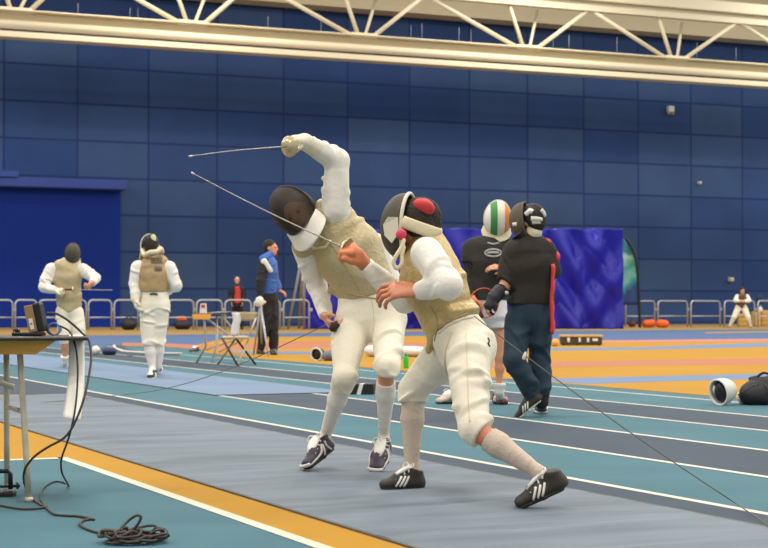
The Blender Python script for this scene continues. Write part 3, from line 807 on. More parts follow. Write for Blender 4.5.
lc = thing('equipment_case', 'long low dark equipment case with tan lid on the yellow floor', 'case', G(582, 346))
g = G(582, 345.6)
m = MB().box(g + A_(0, .2, .10), (.92, .36, .17), None, .02); m.build('body', mat('dark_case_shell', (62, 56, 46), .6, var=.3, vscale=9), lc)
m = MB().box(g + A_(0, .2, .215), (.96, .4, .05), None, .015); m.build('lid', m_tanw, lc)
for dx, w in ((-.30, .06), (-.05, .05), (.14, .05), (.3, .12)):
    MB().box(g + A_(dx, .012, .13), (w, .02, .1 if dx < .2 else .06), None, .004).build('white_label', m_white, lc)
for dx in (-.4, -.1, .4): MB().box(g + A_(dx, .1, .01), (.06, .08, .022), None, .004).build('foot', m_blackp, lc)

# water bottle
m_green = mat('green_bottle_plastic', (42, 190, 48), .35)
bt = thing('water_bottle', 'bright green drinking bottle standing behind the two duelling fencers', 'bottle', G(406, 368.5))
g = G(406, 368.5)
MB().lathe(g, A_(0, 0, 1), [(0, 0), (.036, 0), (.038, .02), (.038, .15), (.034, .165), (.026, .175), (0, .176)], 18).build('body', m_green, bt)
MB().lathe(g, A_(0, 0, 1), [(0, .176), (.024, .176), (.024, .195), (.012, .2), (.01, .225), (0, .226)], 14).build('cap', mat('dark_green_cap', (28, 120, 36), .4), bt)

# reel / block with white bands between the legs of the front fencer
rl = thing('starting_block', 'low black block with white bands on the track behind the left duelling fencer', 'block', G(361, 395))
g = G(361, 394.6); ca, sa = math.cos(-.12), math.sin(-.12); X = A_(ca, sa, 0); Yv = A_(-sa, ca, 0)
pr = lambda x0, x1: [g + X * x0, g + X * x1, g + X * (x1 + (.0 if x1 > .1 else .03)) + A_(0, 0, .105), g + X * (x0 + .03) + A_(0, 0, .105)]
for x0, x1, mm, nm in ((-.14, -.115, m_white, 'end_band'), (-.115, -.045, m_blackp, 'block_body'), (-.045, -.005, m_white, 'middle_band'), (-.005, .125, m_blackp, 'block_body')):
    MB().prism(pr(x0, x1), Yv * .16).build(nm, mm, rl)

# tan boxes at the far right
for i, (x, y, w, h, d, l) in enumerate(((743, 326.6, .36, .58, .4, 'tan wooden box behind the crouching fencer\'s legs at far right'), (756.8, 326.3, .36, .66, .5, 'tan wooden crate right of the crouching fencer at far right'), (766.5, 326.2, .44, .72, .5, 'tan wooden crate cut by the right picture edge'))):
    g = G(x, y); t = thing('wooden_crate', l, 'crate', g, 'tan crates at far right')
    MB().box(g + A_(0, d / 2, h / 2), (w, d, h), None, .02).build('body', m_tanw, t)
    for k in range(3): MB().box(g + A_(0, -.012, h * (.18 + .32 * k)), (w * 1.02, .024, h * .16), None, .006).build('slat', m_tanw, t)
g = G(761, 326.3); zc = .662
t = thing('plastic_jug', 'small white jug on the tan crates at far right', 'jug', A_(P(760.5, 327, g[1] + .25)[0], g[1] + .25, zc))
gg = np.array(t.location)
MB().lathe(gg, A_(0, 0, 1), [(0, 0), (.09, 0), (.1, .03), (.1, .14), (.06, .2), (.03, .22), (.03, .25), (0, .25)], 14).build('body', m_white, t)
MB().lathe(gg, A_(0, 0, 1), [(0, .25), (.04, .25), (.04, .28), (0, .28)], 12).build('cap', m_bluec, t)
m_navy = mat('navy_cloth', (36, 44, 84), .8, bump=.3, bscale=9)
bag('jacket_heap', 'dark navy jacket draped over the barrier at the far right', 'jacket', 761, 326.4, .3, .38, .2, m_navy, None, seed=12).location.z += 1.02

# bag and oddments left on the floor
m_dblue = mat('dark_blue_nylon', (52, 58, 96), .6)
bag('shoe_bag', 'small dark blue bag on the floor left of the fencer seen from behind', 'bag', 109, 355.2, .26, .13, .18, m_dblue, m_white, seed=13)
bag('towel_roll', 'small cream rolled towel on the floor beside the dark blue bag', 'towel', 95.5, 355, .14, .14, .14, m_wcloth, None, seed=14)
# ------------------------------------------------------------------ people
m_skin = mat('skin', (214, 152, 116), .55, var=.05, vscale=20)
m_skinr = mat('flushed_skin', (206, 132, 98), .5, var=.08, vscale=24)
m_wj = mat('white_fencing_cloth', (240, 234, 222), .85, bump=.2, bscale=40, crease=.55)
m_br = mat('cream_breeches_cloth', (238, 229, 208), .85, bump=.2, bscale=40, crease=.5)
m_lame = mat('gold_lame', (188, 172, 132), .45, .25, var=.06, vscale=30, bump=.3, bscale=60, crease=.6)
m_lame2 = mat('gold_lame_warm', (196, 172, 116), .42, .3, var=.08, vscale=24, bump=.3, bscale=60, crease=.6)
m_lame3 = mat('tan_lame', (178, 150, 108), .5, .2, var=.08, vscale=24, bump=.3, bscale=20)
m_sock = mat('white_ribbed_sock', (238, 230, 218), .85, bump=.2, bscale=60)
m_sockt = mat('tan_ribbed_sock', (204, 186, 168), .85, bump=.25, bscale=60)
m_meshm = mat('black_mask_mesh', (66, 54, 40), .5, .15, bump=.3, bscale=220, alpha=.46)
m_meshd = mat('dark_mask_mesh', (78, 70, 56), .55, .1, bump=.3, bscale=200)
m_trim = mat('cream_mask_trim', (226, 216, 194), .6)
m_dktrim = mat('dark_mask_trim', (36, 30, 28), .6)
m_bib = mat('cream_bib_cloth', (228, 214, 176), .8, bump=.25, bscale=18)
m_hair = mat('dark_brown_hair', (42, 30, 22), .75, bump=.6, bscale=60)
m_red = mat('red_pad', (214, 58, 62), .6)
m_pinkp = mat('pink_plug', (220, 66, 92), .5)
m_shoeb = mat('black_shoe', (52, 46, 38), .6, var=.1, vscale=30)
m_sole = mat('dark_shoe_sole', (34, 32, 30), .7)
m_wsole = mat('white_shoe_sole', (222, 218, 208), .6)
m_shoew = mat('silver_white_shoe', (206, 200, 196), .5, var=.12, vscale=30)
m_navys = mat('navy_red_shoe_panel', (46, 36, 54), .5)
m_lace = mat('white_laces', (240, 236, 226), .7)
m_glove = mat('cream_glove', (232, 220, 196), .7, bump=.3, bscale=30)
m_gloveo = mat('orange_tan_glove', (226, 138, 92), .6, var=.18, vscale=18, bump=.3, bscale=30)
m_guard = mat('nickel_bell_guard', (206, 188, 150), .3, .6)
m_blade = mat('steel_blade', (170, 164, 150), .35, .6)
m_grip = mat('black_grip', (26, 24, 24), .6)
m_blk = mat('black_jersey', (42, 36, 28), .85, bump=.2, bscale=40, crease=.5)
m_char = mat('charcoal_tee', (48, 44, 40), .85, bump=.2, bscale=40, crease=.6)
m_jeans = mat('dark_teal_trousers', (36, 56, 70), .85, bump=.2, bscale=40, crease=.5)
m_blackt = mat('black_trousers', (28, 28, 34), .75, bump=.2, bscale=12)
m_bluej = mat('bright_blue_jacket', (52, 100, 180), .6, bump=.2, bscale=12)
m_redsh = mat('red_shirt', (200, 48, 40), .7)
m_brown = mat('brown_shoe', (122, 70, 56), .55, var=.15, vscale=30)
m_eye = mat('dark_eye', (30, 24, 20), .3)
m_lip = mat('lips', (176, 100, 84), .5)

def norm3(v): return nrm(A_(*v))
def head_sdf(S, M, s=1.0):
    S.M = M
    S.ell((0, -.018 * s, .03 * s), A_(.076, .096, .088) * s, k=.02 * s)
    S.ell((0, .02 * s, -.03 * s), A_(.062, .074, .085) * s, k=.03 * s)
    S.ell((0, .038 * s, -.078 * s), A_(.042, .048, .036) * s, k=.03 * s)
    S.cone((0, .088 * s, .012 * s), (0, .11 * s, -.022 * s), .009 * s, .014 * s, k=.012 * s)
    S.cone((-.035 * s, .078 * s, .025 * s), (.035 * s, .078 * s, .025 * s), .012 * s, k=.015 * s)
    S.ell((0, .086 * s, -.052 * s), A_(.026, .013, .011) * s, k=.008 * s)
    for e in (-1, 1):
        S.ell((e * .077 * s, -.008 * s, -.008 * s), A_(.011, .02, .032) * s, k=.008 * s)
        S.ell((e * .03 * s, .092 * s, .006 * s), A_(.013, .012, .008) * s, sub=True)
    S.M = None
def face_parts(parent, M, s=1.0):
    for e in (-1, 1):
        c = M[:3, :3] @ (A_(e * .03, .079, .006) * s) + M[:3, 3]
        MB().lathe(c - M[:3, 1] * .012 * s, M[:3, 1], [(0, 0), (.009 * s, .004 * s), (.012 * s, .012 * s), (.008 * s, .02 * s), (0, .024 * s)], 10).build('eye', m_eye, parent)
def hair_sdf(M, s=1.0, long=0.0, back=True):
    S = SDF(); S.M = M
    S.ell((0, -.03 * s, .045 * s), A_(.087, .1, .088) * s, k=.02)
    S.ell((0, -.055 * s, -.01 * s), A_(.08, .07, .085) * s, k=.03)
    if long: S.cone((0, -.08 * s, -.02 * s), (0, -.1 * s, -long), .07 * s, .04 * s, k=.03)
    S.ell((0, .09 * s, -.03 * s), A_(.075, .09, .085) * s, sub=True)
    S.M = None; return S
def hand_sdf(S, W, d, n, side=1, curl=(.4, .5, .35), s=1.0, infl=0.0, fan=.0, thumb=.6, k=.004):
    d = nrm(d); n = np.array(n, float); n = nrm(n - d * (n @ d)); l = np.cross(d, n) * side
    W = np.array(W, float)
    S.cone(W, W + d * .085 * s, (.027 * s + infl, .019 * s + infl), (.041 * s + infl, .014 * s + infl), u=l, k=.015)
    for i, off in enumerate((.031, .0105, -.0105, -.03)):
        ls = (.95, 1.06, 1.0, .8)[i] * s
        b = W + d * (.083 - .006 * (i == 3)) * s + l * off * s
        dd = nrm(d + l * fan * (1.5 - i)); nn = nrm(n - dd * (n @ dd)); ang = 0; r = (.0098 - .0012 * (i == 3)) * s + infl
        for j, L in enumerate((.044, .027, .021)):
            ang += curl[j] * (1 + .06 * i)
            e = b + (dd * math.cos(ang) + nn * math.sin(ang)) * L * ls
            S.cone(b, e, r, r * .9, k=k if j else .008); b = e; r *= .92
    b = W + d * .022 * s + l * .024 * s
    d1 = nrm(d * .62 + l * thumb + n * .35); e = b + d1 * .046 * s
    S.cone(b, e, .0135 * s + infl, .0115 * s + infl, k=.012)
    d2 = nrm(d * .85 + l * .1 + n * .5); S.cone(e, e + d2 * .034 * s, .0115 * s + infl, .009 * s + infl, k=k)
    return S

def shoe(parent, heel, toe, up=(0, 0, 1), L=None, w=.047, upper=None, sole=None, lace=None, stripes=None, panels=None, h=.006, name='shoe', label=None, ground=True):
    heel = np.array(heel, float); toe = np.array(toe, float)
    X = nrm(toe - heel); Lr = np.linalg.norm(toe - heel); L = L or Lr
    Z = np.array(up, float); Z = nrm(Z - X * (Z @ X)); Y = np.cross(Z, X)
    M = np.eye(4); M[:3, 0] = X; M[:3, 1] = Y; M[:3, 2] = Z; M[:3, 3] = heel
    k = L / .28; wk = w / .044
    def q(*v): return A_(v[0] * k, v[1] * wk, v[2])
    S = SDF(); S.M = M
    U = (0, 1, 0)
    S.cone(q(.045, 0, .04), q(.05, 0, .085), .037 * wk, .035 * wk, k=.02)
    S.cone(q(.04, 0, .035), q(.14, 0, .042), (.036 * wk, .036), (.041 * wk, .038), u=U, k=.02)
    S.cone(q(.14, 0, .042), q(.235, 0, .03), (.042 * wk, .036), (.036 * wk, .026), u=U, k=.02)
    S.cone(q(.06, 0, .085), q(.16, 0, .058), .028 * wk, .024 * wk, k=.02)
    S.cut((0, 0, .012), (0, 0, -1)); S.cut(q(.05, 0, .1), (-.25, 0, 1))
    up_o = S.build(name, upper or m_shoeb, parent, h)
    if label: up_o['label'] = label
    S2 = SDF(); S2.M = M
    S2.cone(q(.04, 0, .012), q(.13, 0, .012), (.038 * wk, .014), (.038 * wk, .014), u=U, k=.01)
    S2.cone(q(.13, 0, .012), q(.24, 0, .013), (.043 * wk, .014), (.037 * wk, .014), u=U, k=.01)
    S2.cut((0, 0, .001), (0, 0, -1)).build('sole', sole or m_sole, up_o, max(h * .8, .005))
    tw = lambda p: M[:3, :3] @ np.array(p) + M[:3, 3]
    if lace is not None:
        m = MB()
        m.tube([tw(q(.075, 0, .113)), tw(q(.11, 0, .104)), tw(q(.15, 0, .086)), tw(q(.185, 0, .068))], [.024 * wk, .03 * wk, .028 * wk, .018], 8, flat=(.32, 1))
        m.build('tongue', lace, up_o); m = MB()
        for i in range(4):
            x = .095 + .025 * i; zz = .112 - .0118 * i
            m.tube([tw(q(x - .006, -.034, zz - .022)), tw(q(x, 0, zz + .007)), tw(q(x + .006, .034, zz - .022))], .0042, 6)
        m.tube(curve([tw(q(.085, 0, .118)), tw(q(.07, .03, .128)), tw(q(.085, .045, .112)), tw(q(.1, .02, .11))], 5), .003, 5)
        m.tube(curve([tw(q(.085, 0, .118)), tw(q(.1, -.03, .13)), tw(q(.115, -.04, .108)), tw(q(.1, -.02, .112))], 5), .003, 5)
        m.build('laces', m_lace, up_o)
    bv = bvh_of(up_o)
    def proj(x, z, s):
        p0 = tw(A_(x * k, s * .12, z)); r = bv.ray_cast(Vector(p0), Vector(-s * Y))
        return None if r[0] is None else np.array(r[0]) + np.array(r[1]) * .001
    if stripes is not None:
        for s in (-1, 1):
            for i in range(3):
                pts = [proj(.135 + .022 * i - .035 * t, .024 + .046 * t, s) for t in (0, .25, .5, .75, 1)]
                pts = [p for p in pts if p is not None]
                if len(pts) > 2: MB().tube(pts, .0055, 6).build('stripe', stripes, up_o)
    if panels is not None:
        for s in (-1, 1):
            for line in ([(.25, .025), (.2, .03), (.15, .045), (.11, .075)], [(.02, .03), (.03, .06), (.035, .085)], [(.06, .02), (.08, .05), (.075, .08)], [(.13, .02), (.12, .045), (.1, .07)]):
                pts = [p for p in (proj(x, z, s) for x, z in line) if p is not None]
                if len(pts) > 1: MB().tube(curve(pts, 4), .006, 6, flat=(1, 1)).build('trim_panel', panels, up_o)
        pts = [tw(q(.25 + .016 * math.cos(a), .036 * math.sin(a), .03)) for a in np.linspace(-1.4, 1.4, 9)]
        MB().tube(pts, .010, 6).build('toe_cap', panels, up_o)
    return up_o

def mask(parent, M, mesh_m, trim_m, bib_m, s=1.0, h=.006, bib=True, rx=.112, ry=.15, rz=.152, strap_m=None, biblen=.12):
    S = SDF(); S.M = M
    S.ell((0, 0, 0), A_(rx, ry, rz) * s, k=0); S.ell((0, -.005 * s, 0), A_(rx - .012, ry - .012, rz - .012) * s, sub=True)
    S.cut((0, -.02 * s, 0), (0, -1, 0))
    mk = S.build('fencing_mask', mesh_m, parent, h)
    tw = lambda *p: M[:3, :3] @ (A_(*p) * s) + M[:3, 3]
    pts = [tw(rx * .99 * math.cos(a), -.02, rz * .99 * math.sin(a)) for a in np.linspace(0, 2 * PI, 40)[:-1]]
    MB().tube(pts, .009 * s, 8, closed=True).build('mask_rim', trim_m, mk)
    if bib:
        def fn(u, v):
            a = PI * (1.02 + .96 * u) ; w = 1 + .12 * v
            x = rx * 1.02 * math.cos(a) * w; y = .0 + (.095 + .03 * v) * (-math.sin(a)) - .01
            z = -rz * (.42 + .30 * (-math.sin(a))) - v * biblen * (.75 + .35 * (-math.sin(a))) + .004 * math.sin(9 * u + 5 * v)
            return tw(x, y, z)
        o = MB().grid(fn, 22, 10).build('mask_bib', bib_m, mk); o.modifiers.new('t', 'SOLIDIFY').thickness = .008 * s
    if strap_m is not None:
        pts = [tw(.114 * math.cos(a), -.02 + .152 * math.sin(a), +.018 + .05 * math.sin(a)) for a in np.linspace(-.05, -PI + .05, 22)]
        MB().tube(pts, .022 * s, 8, flat=(1.3, .4)).build('mask_strap', strap_m, mk)
    return mk

def foil(label, hand, tip, guard_n=None, bend=(0, 0, 0), grip_m=None, s=1.0, rb=.0032, griplen=.13):
    hand = np.array(hand, float); tip = np.array(tip, float); d = nrm(tip - hand)
    g = hand + d * .055
    t = thing('fencing_foil', label, 'foil', hand)
    pts = [g + (tip - g) * u + A_(*bend) * math.sin(u * PI) for u in np.linspace(0, 1, 14)]
    d0 = nrm(pts[1] - pts[0])
    bl = MB().tube(pts, [rb * (1.25 - .6 * u) for u in np.linspace(0, 1, 14)], 7).build('blade', m_blade, t)
    MB().bar(tip - nrm(pts[-1] - pts[-2]) * .02, tip, .0042).build('tip', m_trim, bl)
    MB().lathe(g, d0, [(0, .006), (.012, .008), (.03, .003), (.046, -.008), (.054, -.02), (.056, -.022), (.053, -.021), (.045, -.011), (.03, -.001), (0, .003)], 28).build('bell_guard', m_guard, t)
    MB().tube([g - d * .0, g - d * griplen * .25, g - d * griplen * .6, g - d * griplen], [.011, .013, .012, .01], 8).build('grip', grip_m or m_grip, t)
    return t

def lerp(a, b, t): return np.array(a) + (np.array(b) - np.array(a)) * t
class Person:
    def __init__(s, label, base, torso, uh, us, arms, legs, head, sc=1.0, h=.008, slim=.014, group=None):
        s.root = thing('person', label, 'person', base, group)
        s.torso, s.uh, s.us, s.arms, s.legs, s.head, s.sc, s.h, s.slim = torso, norm3(uh), norm3(us), arms, legs, head, sc, h, slim
    def torso_to(s, S, i0=0, i1=None, infl=0.0, k=.04, wr=0.0, lam=.09, seed=1):
        T = s.torso[i0:i1]; n = len(s.torso) - 1
        for i in range(len(T) - 1):
            u = nrm(lerp(s.uh, s.us, (i + i0 + .5) / n))
            (p, a, b), (p2, a2, b2) = T[i], T[i + 1]
            S.cone(p, p2, (a * s.sc + infl, b * s.sc + infl), (a2 * s.sc + infl, b2 * s.sc + infl), u, k, wr, lam, seed + i)
        return S
    def arm_to(s, S, arm, infl=0.0, wr=0.0, lam=.08, seed=1, k=.035, upto=1.0):
        sh, el, wr_, (r1, r2, r3) = arm[:4]; c = s.sc
        e = lerp(el, wr_, upto)
        S.cone(sh, el, r1 * c + infl, r2 * c + infl, None, k, wr, lam, seed)
        S.cone(el, e, r2 * c + infl, (r2 + (r3 - r2) * upto) * c + infl, None, k * .7, wr, lam, seed + 7)
        return S
    def leg_to(s, S, leg, infl=0.0, wr=0.0, lam=.1, seed=1, k=.04, upto=1.0, flat=None):
        hip, kn, an, (r1, r2, r3) = leg[:4]; c = s.sc
        mid = lerp(kn, an, .33)
        S.cone(hip, kn, r1 * c + infl, r2 * c + infl, None, k, wr, lam, seed)
        if upto > .33:
            S.cone(kn, mid, r2 * c + infl, r2 * .92 * c + infl, None, k * .6, wr, lam, seed + 3)
            S.cone(mid, lerp(kn, an, upto), r2 * .92 * c + infl, (r2 * .92 + (r3 - r2 * .92) * (upto - .33) / .67) * c + infl, None, k * .6, wr, lam, seed + 5)
        else: S.cone(kn, lerp(kn, an, upto), r2 * c + infl, r2 * .97 * c + infl, None, k * .6, wr, lam, seed + 3)
        return S
    def body(s, m, feet=True):
        S = SDF(); sl = -s.slim
        s.torso_to(S, infl=sl)
        for a in s.arms:
            s.arm_to(S, a, sl)
            if len(a) > 4 and a[4]: hand_sdf(S, a[2], *a[4][:2], **a[4][2])
        for l in s.legs:
            s.leg_to(S, l, sl)
            if len(l) > 4: S.cone(l[2], lerp(l[4], l[5], .3) + np.array(l[6]) * .045, max(.016, l[3][2] * s.sc + sl - .003), .018, k=.0)
        c, f, u, hs = s.head; M = frame(c, f, u); s.M = M
        head_sdf(S, M, hs)
        S.cone(s.torso[-1][0], M[:3, :3] @ (A_(0, -.025, -.06) * hs) + M[:3, 3], .058 * s.sc, .054 * s.sc, k=.03)
        s.bo = S.build('body', m, s.root, s.h); return s.bo
    def jacket(s, m, name='jacket', i0=0, infl=0.0, wr=.006, upto=1.0, lam=.08, seed=1, extra=None, h=None, collar=True, arms=None, twr=None):
        S = SDF(); s.torso_to(S, i0, infl=infl, wr=wr if twr is None else twr, seed=seed)
        for i, a in enumerate(s.arms if arms is None else arms):
            s.arm_to(S, a, infl, wr, lam, seed + 11 * i, upto=upto)
            e = lerp(a[1], a[2], upto); S.cut(e, nrm(a[2] - a[1]), .11 * s.sc)
        if collar: S.cone(s.torso[-1][0], lerp(s.torso[-1][0], s.M[:3, 3], .42), .064 * s.sc + infl, .06 * s.sc + infl, k=.02)
        if extra: extra(S)
        return S.build(name, m, s.root, h or s.h)
    def vest(s, m, i0=1, infl=.009, wr=.006, name='lame_vest', extra=None, h=None, seed=4, lam=.11):
        S = SDF(); s.torso_to(S, i0, infl=infl, wr=wr, lam=lam, seed=seed)
        if extra: extra(S)
        return S.build(name, m, s.root, h or s.h)
    def breeches(s, m, name='breeches', upto=.2, infl=0.0, wr=.007, i1=2, lam=.1, seed=2, extra=None, h=None):
        S = SDF(); s.torso_to(S, 0, i1, infl=infl, wr=wr * .4, seed=seed)
        for i, l in enumerate(s.legs):
            up_ = upto[i] if hasattr(upto, '__len__') else upto
            s.leg_to(S, l, infl, wr, lam, seed + 13 * i, upto=max(up_, .001))
            e = lerp(l[1], l[2], up_); S.cut(e, nrm(l[2] - l[1]), .14 * s.sc)
        if extra: extra(S)
        return S.build(name, m, s.root, h or s.h)
    def socks(s, m, frm=.12, infl=-.004, h=None, wr=.0015):
        for i, l in enumerate(s.legs):
            f = frm[i] if hasattr(frm, '__len__') else frm
            S = SDF(); a = lerp(l[1], l[2], f); c = s.sc; r1, r2, r3 = l[3]
            mid = lerp(l[1], l[2], max(.38, f + .02)); rm = r2 * .9
            ra = (rm + (r2 - rm) * .3)
            S.cone(a, mid, ra * c + infl, rm * c + infl, k=.02, wr=wr, lam=.03, seed=i)
            S.cone(mid, l[2], rm * c + infl, r3 * c + infl, k=.02, wr=wr, lam=.03, seed=i + 2)
            if len(l) > 4: S.cone(l[2], lerp(l[4], l[5], .35) + np.array(l[6]) * .045, r3 * c + infl, .03, k=.02)
            S.cut(a, nrm(l[1] - l[2]), .14)
            S.build('sock', m, s.root, h or s.h)
# ================================================================== left duelling fencer (leaning, sword arm raised)
Y = 8.95
sA = P(304, 247, 9.0); eA = P(317, 286, 9.12); wA = P(324.5, 316, 8.95)
sB = P(335, 210, 8.88); eB = P(337.5, 160.5, 8.86); wB = P(304.5, 142, 8.72)
foeA_t = G(304, 473.5); foeA_h = P(334, 448.5, 9.0); foeB_t = P(375, 475, 8.66); foeB_t[2] = .006; foeB_h = P(385, 451.5, 8.88)
a = Person('person in cream fencing kit and black mask, leaning left with sword arm raised overhead', G(345, 471),
    [(P(372, 318, Y), .176, .13), (P(367, 289, Y), .148, .112), (P(349, 253, Y), .16, .122), (P(334, 231, 8.95), .13, .105), (P(321, 223, 8.93), .066, .062)],
    (.98, 0, .12), (.8, -.15, .56),
    [(sA, eA, wA, (.068, .054, .033), (nrm(P(333, 329, 8.88) - wA), A_(.6, .3, .5), dict(side=1, curl=(.7, .8, .5)))),
     (sB, eB, wB, (.078, .062, .038), None)],
    [(P(354, 322, Y), P(344.5, 377, 8.70), P(325.5, 435, 8.99), (.094, .058, .031), foeA_h, foeA_t, nrm(P(325, 435, 8.99) - P(331, 450, 9.0))),
     (P(388, 321, Y), P(386.5, 367, 8.62), P(383.8, 436, 8.86), (.091, .058, .029), foeB_h, foeB_t, nrm(A_(0, -.75, .6)))],
    (P(300, 213.5, 8.93), nrm(A_(-.28, -.93, -.22)), nrm(A_(-.66, -.05, .75)), 1.0), h=.0065)
a.body(m_skin); face_parts(a.root, a.M)
hr = hair_sdf(a.M).build('hair', m_hair, a.root, .007)
def exA(S):
    S.cone(P(377, 243, 8.97), P(394, 288, 8.97), .05, .055, k=.03)
ja = a.jacket(m_wj, i0=1, wr=.0065, twr=0, infl=-.002, seed=3, extra=exA)
S = SDF(); S.M = frame(P(293.3, 211.8, 8.86), (-.28, -.93, -.22), (-.66, -.05, .75))
S.ell((0, -.02, 0), (.105, .125, .146), k=0).ell((0, -.02, 0), (.096, .116, .137), sub=True).cut((0, -.015, 0), (0, 1, 0)); S.cut((0, 0, -.09), (0, 0, -1))
S.build('mask_padding', m_bagblk, a.root, .006)  # added dark shell behind the head, darkens the view through the mesh
va = a.vest(m_lame, i0=1, infl=.0115, wr=.009, seed=6, lam=.13, extra=lambda S: S.cone(P(371, 287, Y), P(366, 293, Y), (.152, .115), (.15, .114), u=A_(.95, 0, .25), k=.02).cone(P(322, 205, 8.9), P(312, 243, 8.88), .034, .03, k=.03).cone(P(320, 232, 8.95), P(303, 247.5, 8.97), .055, .058, k=.03, wr=.012, lam=.07).cut(P(363, 298, Y), A_(.3, 0, -1)))
bA = a.breeches(m_br, upto=(.2, .05), wr=.0075, seed=5, i1=2, extra=lambda S: S.cone(P(386.2, 371, 8.62), P(385.9, 376.5, 8.65), .053, .051, k=.004))
a.socks(m_sock, frm=(.16, .21), h=.006)
# knee band of skin on the right leg is left bare between breeches and sock
shoe(a.root, foeA_h, foeA_t, nrm(A_(-.45, -.2, .9)), L=.262, w=.046, upper=m_navys, sole=m_sole, lace=m_lace, panels=m_shoew, h=.0055)
shoe(a.root, foeB_h, foeB_t, nrm(A_(-.1, -.7, .6)), L=.262, w=.046, upper=m_navys, sole=m_sole, lace=m_lace, panels=m_shoew, h=.0055)
mk = mask(a.root, frame(P(293.3, 211.8, 8.86), (-.28, -.93, -.22), (-.66, -.05, .75)), m_meshm, m_dktrim, m_wj, rx=.106, rz=.148, biblen=.09)
bv = bvh_of(va, ja, bA)
seam('vest_hem', m_lame3, va, bv, [(346, 292.5), (356, 295), (366, 297), (377, 298.8)], .004)
seam('vest_zip', m_lame3, va, bv, [(326, 236), (338, 254), (351, 275), (360, 292)], .0026)
seam('collar_cord', m_bib, va, bv, [(304, 240), (314, 248), (326, 247), (331, 239)], .007)
seam('fly_seam', m_bib, bA, bv, [(372, 300), (374, 312), (373.5, 328), (372, 340)], .003)
# gloved sword hand and foil
gl = SDF(); handc = P(295, 141.5, 8.66)
dfoil = nrm(P(240, 151, 8.36) - P(286, 147, 8.6))
hand_sdf(gl, lerp(wB, handc, .15), nrm(P(286, 140.5, 8.62) - wB), nrm(A_(-.2, -.2, -1)), side=-1, curl=(1.2, 1.3, .7), infl=.004)
gl.cone(lerp(wB, eB, .35), wB, .05, .042, k=.02).cone(wB, handc, .04, .034, k=.02)
gl.cut(lerp(wB, eB, .36), nrm(eB - wB), .1)
gl.build('fencing_glove', m_glove, a.root, .0055)
foil('left fencer\'s foil pointing left high across the blue wall', P(293.5, 146, 8.64), P(189, 156.3, 8.02), bend=(0, 0, .006))
# cord and plug in the lower hand
pl = thing('body_wire_plug', 'black plug held in the left fencer\'s lowered hand', 'plug', P(335, 326, 8.87))
MB().tube([P(331, 329.5, 8.87), P(334, 327, 8.86), P(338, 323, 8.85)], [.016, .02, .017], 10).build('plug_body', m_grip, pl)
MB().bar(P(333, 330, 8.86), P(335.5, 323.5, 8.85), .0225).build('plug_ring', m_char, pl)

# ================================================================== right duelling fencer (lunging)
Y = 7.85
sN = P(426.5, 254, 7.70); eN = P(449, 285.5, 7.54); wN = P(418, 291.5, 7.66)
sF = P(420, 262, 8.02); eF = P(405, 301, 8.02); wF = P(365, 265, 7.98)
tF = G(382, 491); hF = G(424, 490); tN = G(519, 510); hN = P(570.5, 486.5, 7.22)
b = Person('person in tan vest and white kit lunging left, back foot on its toes', G(455, 495),
    [(P(465, 347, 7.8), .172, .135), (P(449, 318, 7.83), .145, .122), (P(433, 282, 7.84), .15, .128), (P(428, 260, 7.85), .14, .105), (P(427, 241, 7.85), .07, .066)],
    (.12, -.99, 0), (.12, -.99, 0),
    [(sN, eN, wN, (.076, .06, .037), (nrm(A_(-.96, -.1, .06)), nrm(A_(-.25, .7, -.75)), dict(side=-1, curl=(.5, .6, .4), fan=.1, s=1.3))),
     (sF, eF, wF, (.07, .056, .034), None)],
    [(P(452, 350, 7.92), P(413, 390, 8.1), P(411.5, 469, 8.05), (.096, .064, .035), hF, tF, A_(0, 0, 1)),
     (P(468.5, 352, 7.66), P(474.5, 429, 7.36), P(539.5, 473, 7.22), (.1, .063, .033), hN, tN, nrm(A_(-.45, 0, .9)))],
    (P(414, 225, 7.86), nrm(A_(-.93, .33, .04)), A_(.08, 0, 1), 1.0), h=.0065)
b.body(m_skinr)
hair_sdf(b.M).build('hair', m_hair, b.root, .007)
jb = b.jacket(m_wj, i0=1, wr=.0055, lam=.1, twr=0, infl=-.001, seed=21)
def tail(S):
    S.cone(P(441, 322, 7.86), P(428.5, 350, 7.88), (.085, .03), (.03, .014), u=A_(.1, -1, 0), k=.03)
    S.cone(P(428, 243, 7.86), P(420, 252, 7.86), .066, .06, k=.03)
    S.cut(P(452, 325, 7.83), nrm(A_(.42, 0, -.9)), .3)
    S.cone(P(439, 322, 7.86), P(428.5, 352, 7.88), (.06, .02), (.025, .01), u=A_(.1, -1, 0), k=.02)
vb = b.vest(m_lame2, i0=1, infl=.012, wr=.008, seed=9, lam=.12, extra=lambda S: S.cone(P(440, 318, 7.75), P(428.5, 350, 7.84), (.075, .03), (.03, .016), u=A_(.1, -1, 0), k=.03).cone(P(428, 243, 7.86), P(420, 252, 7.86), .066, .06, k=.03))
bB = b.breeches(m_br, upto=(.16, .12), wr=.009, seed=15, i1=2, extra=lambda S: S.cone(P(473, 347, 7.8), P(469, 366, 7.72), .10, .09, k=.05).cone(P(475, 429, 7.36), P(484, 437, 7.34), .062, .06, k=.02).cone(P(413, 392, 8.1), P(412.5, 406, 8.09), .063, .062, k=.01).cut(P(485.5, 438.5, 7.34), nrm(P(539, 473, 7.2) - P(476, 430, 7.34)), .13).cut(P(412.4, 408, 8.09), A_(.05, 0, -1), .13))
b.socks(m_sockt, frm=(.1, .22), h=.006)
shoe(b.root, hF, tF, (0, 0, 1), L=.228, w=.046, upper=m_shoeb, sole=m_sole, lace=m_lace, stripes=m_lace, h=.0055)
shoe(b.root, hN, tN, nrm(A_(-.42, -.1, .9)), L=.265, w=.047, upper=m_shoeb, sole=m_sole, lace=m_lace, stripes=m_lace, h=.0055)
MB_ = frame(P(404.5, 226.5, 7.86), (-.93, .33, .04), (.08, 0, 1))
